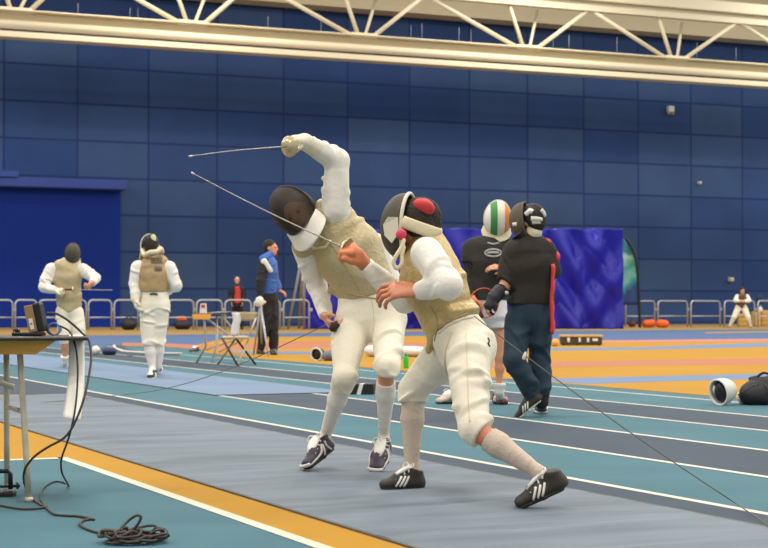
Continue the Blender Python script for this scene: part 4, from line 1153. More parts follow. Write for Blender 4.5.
mk = mask(b.root, MB_, m_meshd, m_trim, m_bib, rx=.112, ry=.115, rz=.157, strap_m=m_bib, bib=False)
tw = lambda *p: MB_[:3, :3] @ A_(*p) + MB_[:3, 3]
S = SDF(); S.M = MB_
S.ell((0, -.073, .038), (.098, .083, .094), k=.02).ell((0, -.095, 0), (.09, .068, .07), k=.02); S.cut((0, -.03, 0), (0, 1, 0)); S.cut((0, 0, -.05), (0, 0, -1))
S.build('mask_padding', m_hair, mk, .006)
S = SDF(); S.M = MB_; S.ell((-.05, -.105, .088), (.05, .06, .036), X=(.75, -.35, -.6), k=.0); S.build('padding_patch', m_red, mk, .005)
# cheek panel, plug and dangling cord of the bib
pan = [tw(-.121, -.005, .035), tw(-.116, .045, .035), tw(-.104, .07, .0), tw(-.106, .06, -.05), tw(-.117, .02, -.085), tw(-.124, -.015, -.04)]
MB().prism(pan, MB_[:3, 0] * .012).build('bib_side_panel', m_trim, mk)
S = SDF(); S.M = MB_; S.ell((-.128, -.03, -.045), (.016, .026, .026), k=0); S.build('ear_plug', m_pinkp, mk, .004)
S = SDF()
cordp = curve([P(404, 240, 7.72), P(401, 248, 7.71), P(396, 256, 7.70), P(393.5, 263, 7.7), P(397, 268.5, 7.7), P(401.5, 264, 7.7), P(402, 255, 7.71), P(404, 247, 7.72)], 4)
for i in range(len(cordp) - 1): S.cone(cordp[i], cordp[i + 1], .009, k=.004)
S.build('bib_cord', m_bib, mk, .005)
bv = bvh_of(jb, vb, bB)
seam('side_seam', m_lame3, vb, bv, [(430, 306), (436, 315), (438, 327), (434, 342)], .003)
seam('hip_seam', m_bib, bB, bv, [(452, 332), (446, 350), (445, 365), (449, 378)], .0035)
seam('leg_seam', m_bib, bB, bv, [(466, 332), (467, 360), (468, 395), (470, 425)], .0025)
seam('belt', m_trim, bB, bv, [(438, 333), (450, 324), (462, 319), (474, 317)], .006)
seam('vest_hem', m_lame3, vb, bv, [(438, 328), (448, 322), (458, 317), (468, 313)], .005)
seam('hip_mark', m_char, bB, bv, [(487.5, 338), (489, 341), (487.8, 344), (489.5, 346.5)], .004)
# weapon glove with gauntlet, foil
hc = P(352, 252, 7.94)
S = SDF(); hand_sdf(S, P(363, 263, 7.97), nrm(P(352, 249, 7.93) - P(363, 263, 7.97)), nrm(A_(-.35, .5, -.75)), side=1, curl=(1.0, 1.2, .7), infl=.005, s=1.08, thumb=.35)
S.cone(P(366, 266, 7.98), P(357, 255, 7.95), .032, .036, k=.02)
S.build('fencing_glove', m_gloveo, b.root, .0055)
S = SDF(); S.cone(P(364, 264, 7.97), P(391, 290, 8.0), .036, .056, k=0, wr=.002, lam=.05).cut(P(388.5, 288, 8.0), nrm(P(391, 290, 8.0) - P(364, 264, 7.97)), .1).cut(P(366, 266, 7.97), nrm(P(364, 264, 7.97) - P(391, 290, 8.0)), .08)
S.build('glove_gauntlet', m_wj, b.root, .006)
foil('right fencer\'s foil crossing in front of the left fencer\'s chest and mask', P(352.5, 252, 7.95), P(191.5, 172.5, 8.3), bend=(0, 0, -.008), griplen=.06)
# ================================================================== person with green-white-orange mask
Y = 14.9; q = lambda x, y, d=0.0: P(x, y, 14.9 + d)
tR = G(511.5, 406.2); hR = G(496, 403.2); tL = G(437.5, 404.2); hL = G(456, 403)
c = Person('person in black shirt and white shorts with green-white-orange striped mask, facing us', G(480, 405),
    [(q(487, 312), .165, .12), (q(487, 286), .155, .11), (q(487.5, 262), .175, .125), (q(489, 249), .165, .105), (q(494, 240), .062, .06)],
    (1, 0, 0), (1, 0, .05),
    [(q(471, 248), q(468.5, 275, -.02), q(473, 298, -.12), (.062, .048, .034), (nrm(A_(.15, -.2, -1)), A_(1, .2, 0), dict(side=1, curl=(.9, 1.0, .6)))),
     (q(509, 247), q(515, 272, .02), q(504, 268, -.2), (.062, .048, .034), (nrm(A_(-1, -.25, .12)), A_(0, .6, -.8), dict(side=1, curl=(.3, .4, .3))))],
    [(q(479, 318), q(463, 360, .02), q(457, 392, .05), (.085, .06, .036), hL, tL, A_(0, 0, 1)),
     (q(495, 318), q(500, 357), q(499, 391.5), (.085, .058, .035), hR, tR, A_(0, 0, 1))],
    (q(497.5, 222), A_(-.05, -.95, -.3), A_(.08, -.25, 1), 1.05), h=.009)
c.body(m_skin)
c.jacket(m_blk, 'undershirt', wr=.004, infl=-.002)
def teeS(S): pass
tee = SDF(); c.torso_to(tee, 0, infl=.012, wr=.009, lam=.14, seed=31)
for i_, ar in enumerate(c.arms):
    tee.cone(ar[0], lerp(ar[0], ar[1], .55), .078, .068, k=.03, wr=.004, lam=.08); e = lerp(ar[0], ar[1], .56); tee.cut(e, nrm(ar[1] - ar[0]), .1)
tee.cut(q(487, 300), A_(0, 0, -1))
tee = tee.build('tee_shirt', m_char, c.root, .009)
bv = bvh_of(tee)
lg = [hit(bv, 493 + 8 * math.cos(t), 253 + 3.6 * math.sin(t), .004) for t in np.linspace(0, 2 * PI, 20)[:-1]]
lg = [p for p in lg if p is not None]
m_logo = mat('pale_grey_print', (178, 176, 170), .7)
if len(lg) > 6: MB().tube(lg, .009, 6, closed=True).build('chest_print', m_logo, tee)
seam('chest_print', m_logo, tee, bv, [(487, 253), (493, 252.4), (499, 253)], .013)
seam('collar_print', m_logo, tee, bv, [(487.5, 243), (493, 244.2), (499, 243)], .008)
c.breeches(m_wcloth, 'shorts', upto=.001, infl=.012, wr=.008, i1=2, extra=lambda S: [S.cut(q(500, 328 if k else 326) if k else q(470, 342), A_(.05 if k else -.4, 0, -1), .45) for k in (0, 1)] and None)
c.socks(m_sock, frm=(.76, .76), infl=.003, h=.008)
for hh, tt in ((hL, tL), (hR, tR)): shoe(c.root, hh, tt, L=.27, w=.056, upper=m_brown if tt is tR else m_sockt, sole=m_sole, lace=m_lace, stripes=m_lace if tt is tR else None, h=.008)
m_tri = bpy.data.materials.new('green_white_orange_mask'); m_tri.use_nodes = True
nt = m_tri.node_tree; tc = nt.nodes.new('ShaderNodeTexCoord'); sp = nt.nodes.new('ShaderNodeSeparateXYZ'); nt.links.new(tc.outputs['Object'], sp.inputs[0])
Mc = frame(q(497.5, 219, -.03), A_(-.05, -.95, -.3), A_(.08, -.25, 1)); xc = float(Mc[0, 3] - c.root.location[0])
sub_ = nt.nodes.new('ShaderNodeMath'); sub_.operation = 'SUBTRACT'; sub_.inputs[1].default_value = xc; nt.links.new(sp.outputs['X'], sub_.inputs[0])
mr = nt.nodes.new('ShaderNodeMapRange'); mr.inputs['From Min'].default_value = -.13; mr.inputs['From Max'].default_value = .13; nt.links.new(sub_.outputs[0], mr.inputs['Value'])
cr = nt.nodes.new('ShaderNodeValToRGB'); cr.color_ramp.interpolation = 'CONSTANT'; e = cr.color_ramp
e.elements[0].position = 0; e.elements[0].color = (*lin((232, 226, 214)), 1); e.elements[1].position = .24; e.elements[1].color = (*lin((64, 142, 78)), 1)
for p, col in ((.47, (232, 222, 200)), (.72, (222, 128, 62)), (.93, (232, 226, 214))): q_ = e.elements.new(p); q_.color = (*lin(col), 1)
nt.links.new(mr.outputs['Result'], cr.inputs['Fac']); nt.links.new(cr.outputs['Color'], nt.nodes['Principled BSDF'].inputs['Base Color'])
nt.nodes['Principled BSDF'].inputs['Roughness'].default_value = .6
mask(c.root, Mc, m_tri, m_trim, m_bib, rx=.118, ry=.14, rz=.165, h=.008, biblen=.06)
S = SDF(); hand_sdf(S, q(473, 297, -.12), nrm(A_(.1, -.2, -1)), A_(1, .2, 0), side=1, curl=(1.0, 1.1, .6), infl=.005)
S.build('fencing_glove', m_gloveo, c.root, .007)
# ring of orange cord held low
rg = thing('cord_ring', 'orange cord ring held low by the person in the green-white-orange mask', 'cord', q(485, 302, -.2))
pts = [q(484 + 14.5 * math.cos(t), 303 + 14.8 * math.sin(t), -.22 + .05 * math.cos(t)) for t in np.linspace(0, 2 * PI, 36)[:-1]]
MB().tube(pts, .0055, 7, closed=True).build('ring', mat('orange_cord', (206, 92, 58), .6), rg)
MB().tube([q(475, 304, -.2), q(478, 312, -.22), q(482, 318, -.22)], [.03, .034, .022], 10).build('grip', mat('dark_red_grip', (112, 34, 34), .6), rg)

m_hood = mat('olive_mask_mesh', (92, 82, 64), .7, bump=.3, bscale=120)
# ================================================================== person in black jacket seen from behind
Y = 13.3; q = lambda x, y, d=0.0: P(x, y, 13.3 + d)
t1 = G(522, 417); h1 = P(544.5, 398, 13.25); t2 = G(549, 417.5); h2 = G(538, 411.5)
d = Person('person in black jacket and dark teal trousers seen from behind, mask pushed to the left', G(532, 416),
    [(q(530, 316), .165, .125), (q(532, 296), .165, .125), (q(532, 268), .188, .14), (q(530, 250), .17, .115), (q(529, 237), .068, .062)],
    (1, .25, 0), (1, .3, -.02),
    [(q(515, 251), q(506, 284, -.05), q(494, 298, -.12), (.082, .06, .038), (nrm(A_(-.6, -.3, -.75)), A_(.5, .5, -.3), dict(side=1, curl=(.6, .7, .5), infl=.0))),
     (q(545, 250), q(552.5, 270, .05), q(550, 292, .2), (.074, .055, .036), None)],
    [(q(518, 322), q(514, 359, -.12), q(533.5, 396, -.02), (.1, .078, .055), h1, t1, nrm(A_(-.5, 0, .85))),
     (q(540, 322), q(539.5, 360, .05), q(541.5, 402, .03), (.098, .078, .056), h2, t2, A_(0, 0, 1))],
    (q(530.5, 221), nrm(A_(-.75, .62, -.12)), A_(-.1, 0, 1), 1.05), h=.009)
d.body(m_skin)
hair_sdf(d.M, 1.03).build('hair', m_hair, d.root, .009)
jd = d.jacket(m_blk, 'black_jacket', wr=.006, seed=51, infl=.008, lam=.16, upto=.06, extra=lambda S: S.cut(q(532, 304.5), A_(0, 0, -1)))
d.breeches(m_jeans, 'trousers', upto=1.1, infl=.004, wr=.010, lam=.2, i1=2, seed=8)
S = SDF(); ar = d.arms[0]; S.cone(lerp(ar[1], ar[2], .5), ar[2], .058, .05, k=0, wr=.002).cone(ar[2], ar[2] + A_(-.03, -.02, -.05), .05, .04, k=.02)
hand_sdf(S, ar[2], nrm(A_(-.6, -.3, -.75)), A_(.5, .5, -.3), side=1, curl=(.8, .8, .5), infl=.005)
gd = S.build('fencing_glove', m_bagblk, d.root, .008); d.socks(m_blackt, frm=(.75, .75), infl=-.004)
bv = bvh_of(gd); seam('glove_label', m_white, gd, bv, [(505, 292.5), (508, 293), (510.5, 294)], .014)
for hh, tt, uu in ((h1, t1, nrm(A_(-.55, -.1, .8))), (h2, t2, A_(0, 0, 1))): shoe(d.root, hh, tt, uu, L=.31, w=.056, upper=m_shoeb, sole=m_wsole, lace=None, stripes=m_lace, h=.008)
Md = frame(q(524, 221, .0), (-.92, .35, -.12), (-.1, 0, 1))
mk = mask(d.root, Md, m_hood, m_hood, m_blk, rx=.112, ry=.12, rz=.15, h=.008, biblen=.03)
tw = lambda *p: Md[:3, :3] @ A_(*p) + Md[:3, 3]
S = SDF(); S.M = Md; S.ell((0, -.075, .03), (.094, .095, .1), k=.02); S.cut((0, -.02, 0), (0, 1, 0)); S.cut((0, 0, -.035), (0, 0, -1)); pd = S.build('mask_padding', m_bagblk, mk, .008)
bv = bvh_of(pd)
for px in ([(526, 214.5), (530, 210.5), (533, 212)], [(540.5, 210), (543, 213), (544, 216)]): seam('strap_patch', m_white, mk, bv, px, .02)
seam('strap_patch', m_trim, mk, bv, [(531, 218.5), (536, 218.8), (541.5, 219.5)], .02)
seam('strap_patch', m_trim, mk, bv, [(532, 221.8), (536, 222), (541, 222.3)], .018)
MB().tube([q(514.5, 222.5, -.12), q(514.8, 226, -.12)], .018, 8).build('strap_patch', m_white, mk)
S = SDF(); S.cone(q(533, 232, -.02), q(531, 238, 0), .072, .07, k=.02); S.build('collar', m_bib, d.root, .009)
S = SDF(); S.cone(q(547, 243, -.02), q(554, 257, .0), .038, .046, k=.02).cone(q(554, 257, .0), q(553.5, 269, .05), .045, .028, k=.02)
S.build('red_sleeve_lining', m_red, d.root, .009)
m = MB().grid(lambda u, v: q(551.5 + (1.7 + .7 * math.sin(v * 23)) * u - .6 * v + .5 * math.sin(v * 9), 264 + 70 * v, -.1 - .02 * math.sin(u * 5)), 4, 20)
o = m.build('red_strap', m_red, d.root); o.modifiers.new('t', 'SOLIDIFY').thickness = .012

# ================================================================== distant fencer with bowed head
Y = 23.7; q = lambda x, y, d=0.0: P(x, y, 23.7 + d)
tE = G(60.5, 369.6); hE = G(66, 366.5); tE2 = G(86, 369); hE2 = G(79, 366.8)
e_ = Person('person in white kit and tan vest with bowed dark mask, behind the scoring machine', G(71, 367),
    [(q(69, 311), .165, .125), (q(69, 297), .155, .115), (q(67, 278), .185, .13), (q(67, 267), .165, .11), (q(70, 260), .062, .06)],
    (1, -.1, 0), (1, -.15, -.02),
    [(q(51.5, 269), q(44, 287, -.05), q(56, 290, -.2), (.086, .072, .045), (nrm(A_(1, -.2, 0)), A_(.1, .4, -1), dict(side=-1, curl=(.9, 1, .6), s=1.15))),
     (q(82.5, 269), q(95.5, 278, -.1), q(92.5, 283, -.28), (.082, .07, .05), (nrm(A_(-.6, -.4, -.5)), A_(-.6, .6, .3), dict(side=1, curl=(1.1, 1.1, .6), s=1.15)))],
    [(q(63.5, 313), q(64.5, 338, -.1), q(65.5, 362, 0), (.105, .075, .04), hE, tE, A_(0, 0, 1)),
     (q(76, 313), q(79.5, 338, -.1), q(79.5, 362, 0), (.105, .075, .04), hE2, tE2, A_(0, 0, 1))],
    (q(71, 253.5), nrm(A_(.25, -.9, -.4)), nrm(A_(.1, -.3, .95)), 1.05), sc=1.0, h=.011)
e_.body(m_skin); e_.jacket(m_wj, i0=1, wr=.008, seed=61, twr=0)
e_.vest(m_lame, i0=0, infl=.012, wr=.007, seed=62, extra=lambda S: S.cut(q(69, 312), nrm(A_(-.6, 0, -1)), 5).cut(q(72, 312), nrm(A_(.6, 0, -1)), 5))
e_.breeches(m_br, upto=.2, wr=.008, i1=2, seed=63); e_.socks(m_sock, frm=(.75, .2), h=.01)
for hh, tt in ((hE, tE), (hE2, tE2)): shoe(e_.root, hh, tt, L=.29, w=.05, upper=m_shoew, sole=m_wsole, h=.01)
mask(e_.root, frame(q(72.5, 253.5, -.05), (.25, -.9, -.4), (.1, -.3, .95)), m_meshd, m_dktrim, m_bib, rx=.11, ry=.13, rz=.155, h=.01, biblen=.06)
S = SDF(); hand_sdf(S, q(55, 290, -.2), nrm(A_(1, -.2, 0)), A_(.1, .4, -1), side=-1, curl=(.9, 1, .6), infl=.007, s=1.15); S.build('fencing_glove', m_glove, e_.root, .009)
foil('foil held level by the distant fencer with bowed mask', q(70, 289.6, -.35), q(112, 290, -.3), rb=.006)

# ================================================================== distant fencer seen from behind
Y = 20.6; q = lambda x, y, d=0.0: P(x, y, 20.6 + d)
tF1 = G(142.5, 380.6); hF1 = G(154.5, 378.2); tF2 = G(153, 378); hF2 = G(159, 372)
f_ = Person('person in white kit and tan vest standing with back to us by the barriers', G(152, 376),
    [(q(155, 304), .165, .13), (q(154.5, 290), .16, .12), (q(154, 274), .17, .125), (q(154, 264), .15, .105), (q(152, 257), .064, .06)],
    (1, .1, 0), (1, .1, -.03),
    [(q(138, 267), q(134.5, 284, 0), q(135.5, 299, -.1), (.082, .066, .048), (nrm(A_(.1, -.2, -1)), A_(1, .2, 0), dict(side=1, curl=(.5, .6, .4), s=1.1))),
     (q(169.5, 267.5), q(176, 285, .02), q(165, 291, .25), (.08, .068, .05), None)],
    [(q(148.5, 307), q(149.5, 341, -.02), q(152.5, 369, 0), (.115, .082, .042), hF1, tF1, A_(0, 0, 1)),
     (q(161, 307), q(158.5, 341, .03), q(158.5, 366, .1), (.112, .08, .042), hF2, tF2, A_(0, 0, 1))],
    (q(150.5, 246.5), nrm(A_(-.3, .93, -.1)), A_(0, 0, 1), 1.05), h=.011)
f_.body(m_skin); hair_sdf(f_.M, 1.02).build('hair', m_hair, f_.root, .011)
f_.jacket(m_wj, i0=1, wr=.008, seed=71, twr=0)
vf = f_.vest(m_lame3, i0=1, infl=.012, wr=.012, seed=72, extra=lambda S: S.cut(q(154, 292), A_(0, 0, -1), 4))
bf = f_.breeches(m_br, upto=.16, wr=.012, i1=2, seed=73); f_.socks(m_sock, frm=(.1, .1), h=.01)
for hh, tt in ((hF1, tF1), (hF2, tF2)): shoe(f_.root, hh, tt, L=.3, w=.052, upper=m_shoeb, sole=m_wsole, stripes=m_lace, h=.01)
S = SDF(); ar = f_.arms[0]; S.cone(lerp(ar[1], ar[2], .55), ar[2], .062, .056, k=.02); hand_sdf(S, ar[2], nrm(A_(.1, -.2, -1)), A_(1, .2, 0), side=1, curl=(.5, .6, .4), infl=.008, s=1.1); S.build('fencing_glove', m_glove, f_.root, .01)
Mf = frame(q(149.5, 246.5, .06), (-.3, .93, -.1), (0, 0, 1))
mk = mask(f_.root, Mf, m_meshd, m_trim, m_bib, rx=.112, ry=.13, rz=.15, h=.01, biblen=.09)
S = SDF(); S.M = Mf; S.ell((0, -.075, .035), (.105, .105, .11), k=.02); S.cut((0, -.02, 0), (0, 1, 0)); S.cut((0, 0, -.03), (0, 0, -1)); pd = S.build('mask_padding', m_bagblk, mk, .01)
S = SDF(); S.M = Mf; S.ell((.02, -.17, .075), (.035, .025, .055), k=0); S.build('padding_patch', mat('pale_green_patch', (206, 214, 160), .6), mk, .008)
pts = [lerp(q(142.5, 250, .0), q(142.5, 250, .0), 0), q(144.5, 255, -.1), q(150, 252.5, -.16), q(157, 251.5, -.16), q(160.5, 248.5, -.1), q(162, 252, 0)]
MB().tube(curve(pts, 4), .03, 8).build('mask_strap', m_bib, mk)
m_mark = mat('grey_back_print', (120, 110, 100), .8)
bv = bvh_of(vf)
for row, (x0, x1, y0_, y1, nL) in enumerate(((151.3, 162.2, 257.6, 263.6, 5), (154.6, 161.8, 265.8, 271.2, 3))):
    for i_ in range(nL):       # lettering too small to read in the photograph
        w = (x1 - x0) / nL; xa = x0 + w * i_ + w * .15; xb = x0 + w * (i_ + .85)
        pts = {'a': [(xa, y1), (xa, y0_)], 'b': [(xb, y1), (xb, y0_)], 'c': [(xa, (y0_ + y1) / 2), (xb, (y0_ + y1) / 2)]}
        mm = MB()
        for k_ in pts:
            P_ = [hit(bv, *p, .003) for p in pts[k_]]
            if all(p is not None for p in P_): mm.bar(P_[0], P_[1], .007, n=5)
        if mm.v: mm.build('back_lettering', m_mark, vf)
bv = bvh_of(bf); seam('belt_clip', m_char, bf, bv, [(150, 294.3), (154, 293.8), (158, 294.6)], .012)

# ================================================================== man in blue jacket
q = lambda x, y, d=0.0: P(x, y, 31.0 + d)
t1, h1, t2, h2 = G(266, 354.6), G(258, 354), G(281, 356), G(272, 354.8)
g_ = Person('person in blue, black and white jacket and black trousers standing in profile facing right', G(268, 354),
    [(q(268, 298), .17, .15), (q(268, 286), .165, .15), (q(268.5, 272), .2, .16), (q(268, 262), .18, .13), (q(269.5, 255), .07, .068)],
    (.25, -1, 0), (.3, -1, 0),
    [(q(263.5, 263, -.2), q(260.5, 281, -.28), q(260.5, 297, -.3), (.085, .068, .046), (nrm(A_(.1, 0, -1)), A_(1, .2, 0), dict(side=-1, curl=(.9, 1, .6), s=1.15))),
     (q(272.5, 263, .2), q(275, 280, .25), q(279, 290, .2), (.08, .064, .046), (nrm(A_(1, 0, -.5)), A_(0, .3, -1), dict(side=1, s=1.15)))],
    [(q(265.5, 300, -.05), q(264, 327, 0), q(260.5, 350, .0), (.118, .09, .06), h1, t1, A_(0, 0, 1)),
     (q(271.5, 300, .08), q(273, 327, .08), q(273.8, 351, .1), (.115, .09, .06), h2, t2, A_(0, 0, 1))],
    (q(271, 248), nrm(A_(.93, -.3, -.04)), A_(0, 0, 1), 1.2), h=.012)
g_.body(m_skin); face_parts(g_.root, g_.M, 1.2); hair_sdf(g_.M, 1.2).build('hair', m_hair, g_.root, .012)
jg = g_.jacket(m_bluej, i0=0, wr=.006, seed=81, infl=.006, extra=lambda S: S.cut(q(268, 294), A_(0, 0, -1)), arms=[g_.arms[1]])
S = SDF(); g_.arm_to(S, g_.arms[0], .012, .005, seed=4); S.cut(lerp(g_.arms[0][1], g_.arms[0][2], .95), A_(0, 0, -1), .12); sl = S.build('dark_sleeve', m_blackt, g_.root, .012)
S = SDF(); S.cone(q(263.5, 261.5, -.26), q(271, 271, -.24), (.07, .05), (.04, .03), k=.02); S.build('white_shoulder_panel', m_wcloth, g_.root, .012)
S = SDF(); S.cone(q(263, 259, -.2), q(270, 254.5, -.06), .075, .07, k=.02); S.build('jacket_collar', m_bluej, g_.root, .012)
g_.breeches(m_blackt, 'trousers', upto=1.0, infl=.004, wr=.01, lam=.25, seed=83)
S = SDF(); hand_sdf(S, q(260.5, 297, -.3), nrm(A_(.1, 0, -1)), A_(1, .2, 0), side=-1, curl=(.9, 1, .6), s=1.15, infl=.006); S.build('glove', m_wcloth, g_.root, .01)
for hh, tt in ((h1, t1), (h2, t2)): shoe(g_.root, hh, tt, L=.31, w=.055, upper=m_shoeb, sole=m_sole, h=.01)

# ================================================================== man in red shirt behind the barrier
q = lambda x, y, d=0.0: P(x, y, 64.6 + d)
g0 = G(237, 329.6)
s_ = 1.12
t1, h1, t2, h2 = g0 + A_(-.12, -.25, 0), g0 + A_(-.1, .05, 0), g0 + A_(.22, -.25, 0), g0 + A_(.18, .05, 0)
h_ = Person('person in red shirt and open black jacket standing behind the barriers', g0,
    [(q(237, 305), .17, .13), (q(237, 300), .165, .125), (q(237, 293), .19, .13), (q(237, 287.5), .17, .11), (q(237, 284.5), .065, .06)],
    (1, 0, 0), (1, 0, 0),
    [(q(231.8, 288.8), q(230.4, 296), q(231.5, 302.5, -.1), (.075, .06, .045), (A_(.1, -.1, -1), A_(1, 0, 0), dict(s=1.15))),
     (q(242.2, 288.8), q(243.6, 296), q(242.5, 302.5, -.1), (.075, .06, .045), (A_(-.1, -.1, -1), A_(-1, 0, 0), dict(s=1.15)))],
    [(q(235, 306), g0 + A_(-.1, -.02, .5), g0 + A_(-.1, 0, .08), (.1, .075, .05), h1, t1, A_(0, 0, 1)),
     (q(239, 306), g0 + A_(.2, -.02, .5), g0 + A_(.2, 0, .08), (.1, .075, .05), h2, t2, A_(0, 0, 1))],
    (q(237, 280.3), A_(-.1, -1, -.05), A_(0, 0, 1), 1.2), sc=s_, h=.016)
h_.body(m_skin); face_parts(h_.root, h_.M, 1.2)
h_.jacket(m_blackt, 'black_jacket', wr=.008, infl=.02, seed=91, collar=False)
S = SDF(); S.cone(q(237.4, 302, -.14), q(237.2, 287.5, -.13), (.12, .06), (.085, .05), u=A_(1, 0, 0), k=.02, wr=.01); S.build('red_shirt', m_redsh, h_.root, .016)
S = SDF(); S.M = h_.M; S.ell((0, -.05, .05), (.1, .1, .09), k=0); S.ell((0, .08, .0), (.11, .11, .16), sub=True); S.build('hair', mat('grey_hair', (120, 100, 84), .8), h_.root, .014)
h_.breeches(m_blackt, 'trousers', upto=.95, infl=.006, wr=.01, lam=.25)
for hh, tt in ((h1, t1), (h2, t2)): shoe(h_.root, hh, tt, L=.3, w=.055, upper=m_shoeb, sole=m_sole, h=.014)

# ================================================================== far fencer crouching with legs apart
q = lambda x, y, d=0.0: P(x, y, 69.5 + d)
h1, t1, h2, t2 = G(729.5, 327.4), G(727.6, 328.6), G(751, 327.4), G(753, 328.6)
i_ = Person('person in white kit and dark vest crouching with legs wide apart at far right', G(741, 328),
    [(q(741, 306.5), .18, .14), (q(741.2, 303), .16, .13), (q(741.7, 298.5, -.05), .19, .14), (q(742, 296.2, -.1), .17, .12), (q(742.5, 294.5, -.12), .065, .06)],
    (1, 0, 0), (1, 0, 0),
    [(q(737, 296.4, -.1), q(735.3, 300.6, -.15), q(740, 301.2, -.38), (.085, .075, .05), (A_(1, -.2, 0), A_(0, 1, -.2), dict(s=1.1))),
     (q(747, 296.4, -.1), q(749.3, 300.6, -.15), q(744.5, 301.2, -.38), (.085, .075, .05), (A_(-1, -.2, 0), A_(0, 1, -.2), dict(s=1.1)))],
    [(q(738.6, 307), q(734, 317, -.15), q(730, 325.6), (.13, .095, .06), h1, t1, A_(0, 0, 1)),
     (q(743.6, 307), q(748, 317, -.15), q(750.5, 325.6), (.13, .095, .06), h2, t2, A_(0, 0, 1))],
    (q(742.3, 290.6, -.15), A_(.25, -.95, -.2), A_(0, 0, 1), 1.15), sc=1.05, h=.016)
i_.body(m_skin); face_parts(i_.root, i_.M, 1.15); hair_sdf(i_.M, 1.2, .22).build('hair', m_hair, i_.root, .014)
i_.jacket(m_wj, i0=1, wr=.006, seed=95, collar=False)
i_.vest(mat('dark_olive_vest', (92, 78, 56), .7, bump=.2), i0=0, infl=.014, wr=.008, seed=96, extra=lambda S: S.cut(q(740.5, 308), nrm(A_(-.8, 0, -1)), 5).cut(q(742, 308), nrm(A_(.8, 0, -1)), 5))
i_.breeches(m_br, upto=.2, wr=.008, seed=97); i_.socks(m_sock, frm=(.1, .1), h=.014)
for hh, tt in ((h1, t1), (h2, t2)): shoe(i_.root, hh, tt, L=.3, w=.055, upper=m_shoeb, sole=m_sole, h=.014)

# ================================================================== masks lying on the floor, lone shoe, wires
fm = thing('fencing_mask', 'white fencing mask lying on the track at right, black padding towards us', 'mask', G(720, 406))
g = G(720, 405.5)
Mm = frame(g + A_(.02, .06, .118), nrm(A_(.8, .55, .15)), nrm(A_(-.1, 0, 1)))
S = SDF(); S.M = Mm; S.ell((0, 0, 0), (.112, .17, .118), k=0).ell((0, -.005, 0), (.1, .158, .106), sub=True).cut((0, -.03, 0), (0, -1, 0)); S.cut(g, A_(0, 0, -1)) if False else None
S.build('mask_shell', mat('white_mask_mesh', (224, 222, 214), .55, bump=.3, bscale=160), fm, .007)
tw = lambda *p: Mm[:3, :3] @ A_(*p) + Mm[:3, 3]
MB().tube([tw(.108 * math.cos(t), -.03, .114 * math.sin(t)) for t in np.linspace(0, 2 * PI, 36)[:-1]], .009, 8, closed=True).build('mask_rim', m_white, fm)
S = SDF(); S.M = Mm; S.ell((0, .03, 0), (.092, .07, .098), k=.01).ell((.02, -.02, .03), (.03, .03, .05), k=.02).ell((-.02, -.015, -.02), (.028, .03, .05), k=.02); S.build('mask_padding', m_bagblk, fm, .008)
S = SDF(); S.M = Mm; S.ell((-.055, -.015, .02), (.018, .02, .045), k=0); S.build('chin_strap', m_trim, fm, .006)
bag('fencing_glove', 'crumpled cream glove between the white mask and the black bag', 'glove', 747, 404.6, .12, .1, .12, m_glove, None, lump=.4, seed=21)
MB_w = MB().tube(curve([P(738, 395, 14.75), P(745, 391, 14.7), P(753, 386, 14.72), P(758, 384, 14.8)], 5), .006, 6).build('strap_cord', m_black, None, P(748, 390, 14.7))
tag(MB_w, 'thin dark cord between the white mask and the black bag', 'cord')
fm = thing('fencing_mask', 'black and white fencing mask on the yellow floor left of the left duelling fencer\'s knee', 'mask', G(316, 361))
g = G(316, 361)
Mm = frame(g + A_(.02, .08, .108), nrm(A_(.5, .8, .1)), nrm(A_(-.15, 0, 1))); tw = lambda *p: Mm[:3, :3] @ A_(*p) + Mm[:3, 3]
S = SDF(); S.M = Mm; S.ell((0, 0, 0), (.108, .15, .105), k=0).ell((0, -.005, 0), (.096, .138, .093), sub=True).cut((0, -.03, 0), (0, -1, 0)); S.build('mask_shell', m_meshd, fm, .009)
MB().tube([tw(.105 * math.cos(t), -.03, .102 * math.sin(t)) for t in np.linspace(0, 2 * PI, 36)[:-1]], .014, 8, closed=True).build('mask_rim', m_white, fm)
S = SDF(); S.M = Mm; S.ell((0, .03, 0), (.085, .06, .085), k=.01); S.build('mask_padding', m_bagblk, fm, .01)
bag('kit_bundle', 'grey and dark blue kit bundle right of the black and white mask', 'kit', 329, 361.2, .24, .16, .2, mat('grey_blue_cloth', (112, 118, 134), .7, bump=.3), None, lump=.4, seed=23)
t = thing('track_shoe', 'lone white and black shoe on the far track left of the distant tables', 'shoe', G(190, 352))
shoe(t, G(198, 352.2), G(183, 353), L=.34, w=.06, upper=m_blackp, sole=m_wsole, lace=m_lace, h=.01)

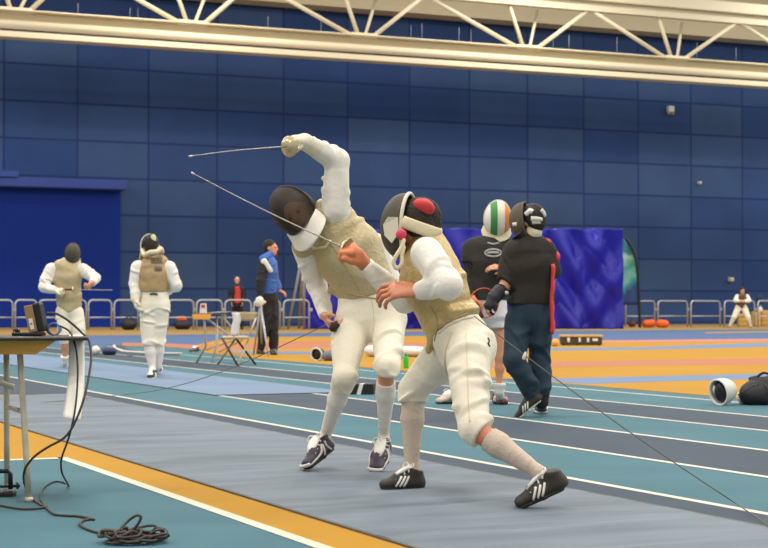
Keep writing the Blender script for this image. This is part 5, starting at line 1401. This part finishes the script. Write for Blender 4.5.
m_wire = mat('thin_grey_wire', (96, 90, 82), .6)
def wire(label, pts, r):
    o = MB().tube(curve(pts, 6), r, 6).build('body_wire', m_wire, None, pts[-1]); return tag(o, label, 'wire')
gR = G(742, 507.5, .02)
s0 = P(474, 316, 7.62)
pts = [lerp(s0, gR, t) + A_(0, 0, -.022 * math.sin(t * PI)) for t in np.linspace(0, 1, 12)]
wire('thin body wire running from the right fencer\'s hip down across the lanes to the right', pts + [G(790, 540, .02)], .0026)
ck = thing('wire_clip', 'small white clip on the right fencer\'s body wire', 'clip', lerp(s0, gR, .2))
pc = lerp(s0, gR, .2) + A_(0, 0, -.013)
MB().lathe(pc, A_(.25, 0, 1), [(0, -.022), (.010, -.017), (.008, 0), (.004, .014), (0, .018)], 10).build('clip_body', m_white, ck)
gL = G(112, 395.8, .014); s1 = P(340, 318, 9.12)
pts = [lerp(s1, gL, t) + A_(0, 0, -.10 * math.sin(t * PI)) for t in np.linspace(0, 1, 12)]
wire('thin body wire from the left fencer back to the grey piste\'s left end', pts + [G(80, 399, .016), G(40, 403, .016)], .003)

# ------------------------------------------------------------------ light
def area(name, loc, size, power, col=(1, .95, .87), rot=(0, 0, 0)):
    l = bpy.data.lights.new(name, 'AREA'); l.shape = 'RECTANGLE'; l.size, l.size_y = size; l.energy = power; l.color = col
    o = bpy.data.objects.new(name, l); link(o); o.location = loc; o.rotation_euler = rot; return o
for i, yy in enumerate((0, 13, 28, 43, 58)):
    for j, xx in enumerate((-16, 0, 16, 32, 48, 64)):
        area('hall_lamp', LF(xx + 3, yy, 17), (3.0, 1.6), 1150)
w = bpy.data.worlds.new('hall_ambient'); SC.world = w; w.use_nodes = True
w.node_tree.nodes['Background'].inputs['Color'].default_value = (1.0, .96, .91, 1)
w.node_tree.nodes['Background'].inputs['Strength'].default_value = .62
SC.view_settings.view_transform = 'Standard'; SC.view_settings.look = 'None'
SC.view_settings.gamma = 1.0; SC.view_settings.exposure = 0.0; SC.view_settings.use_curve_mapping = False
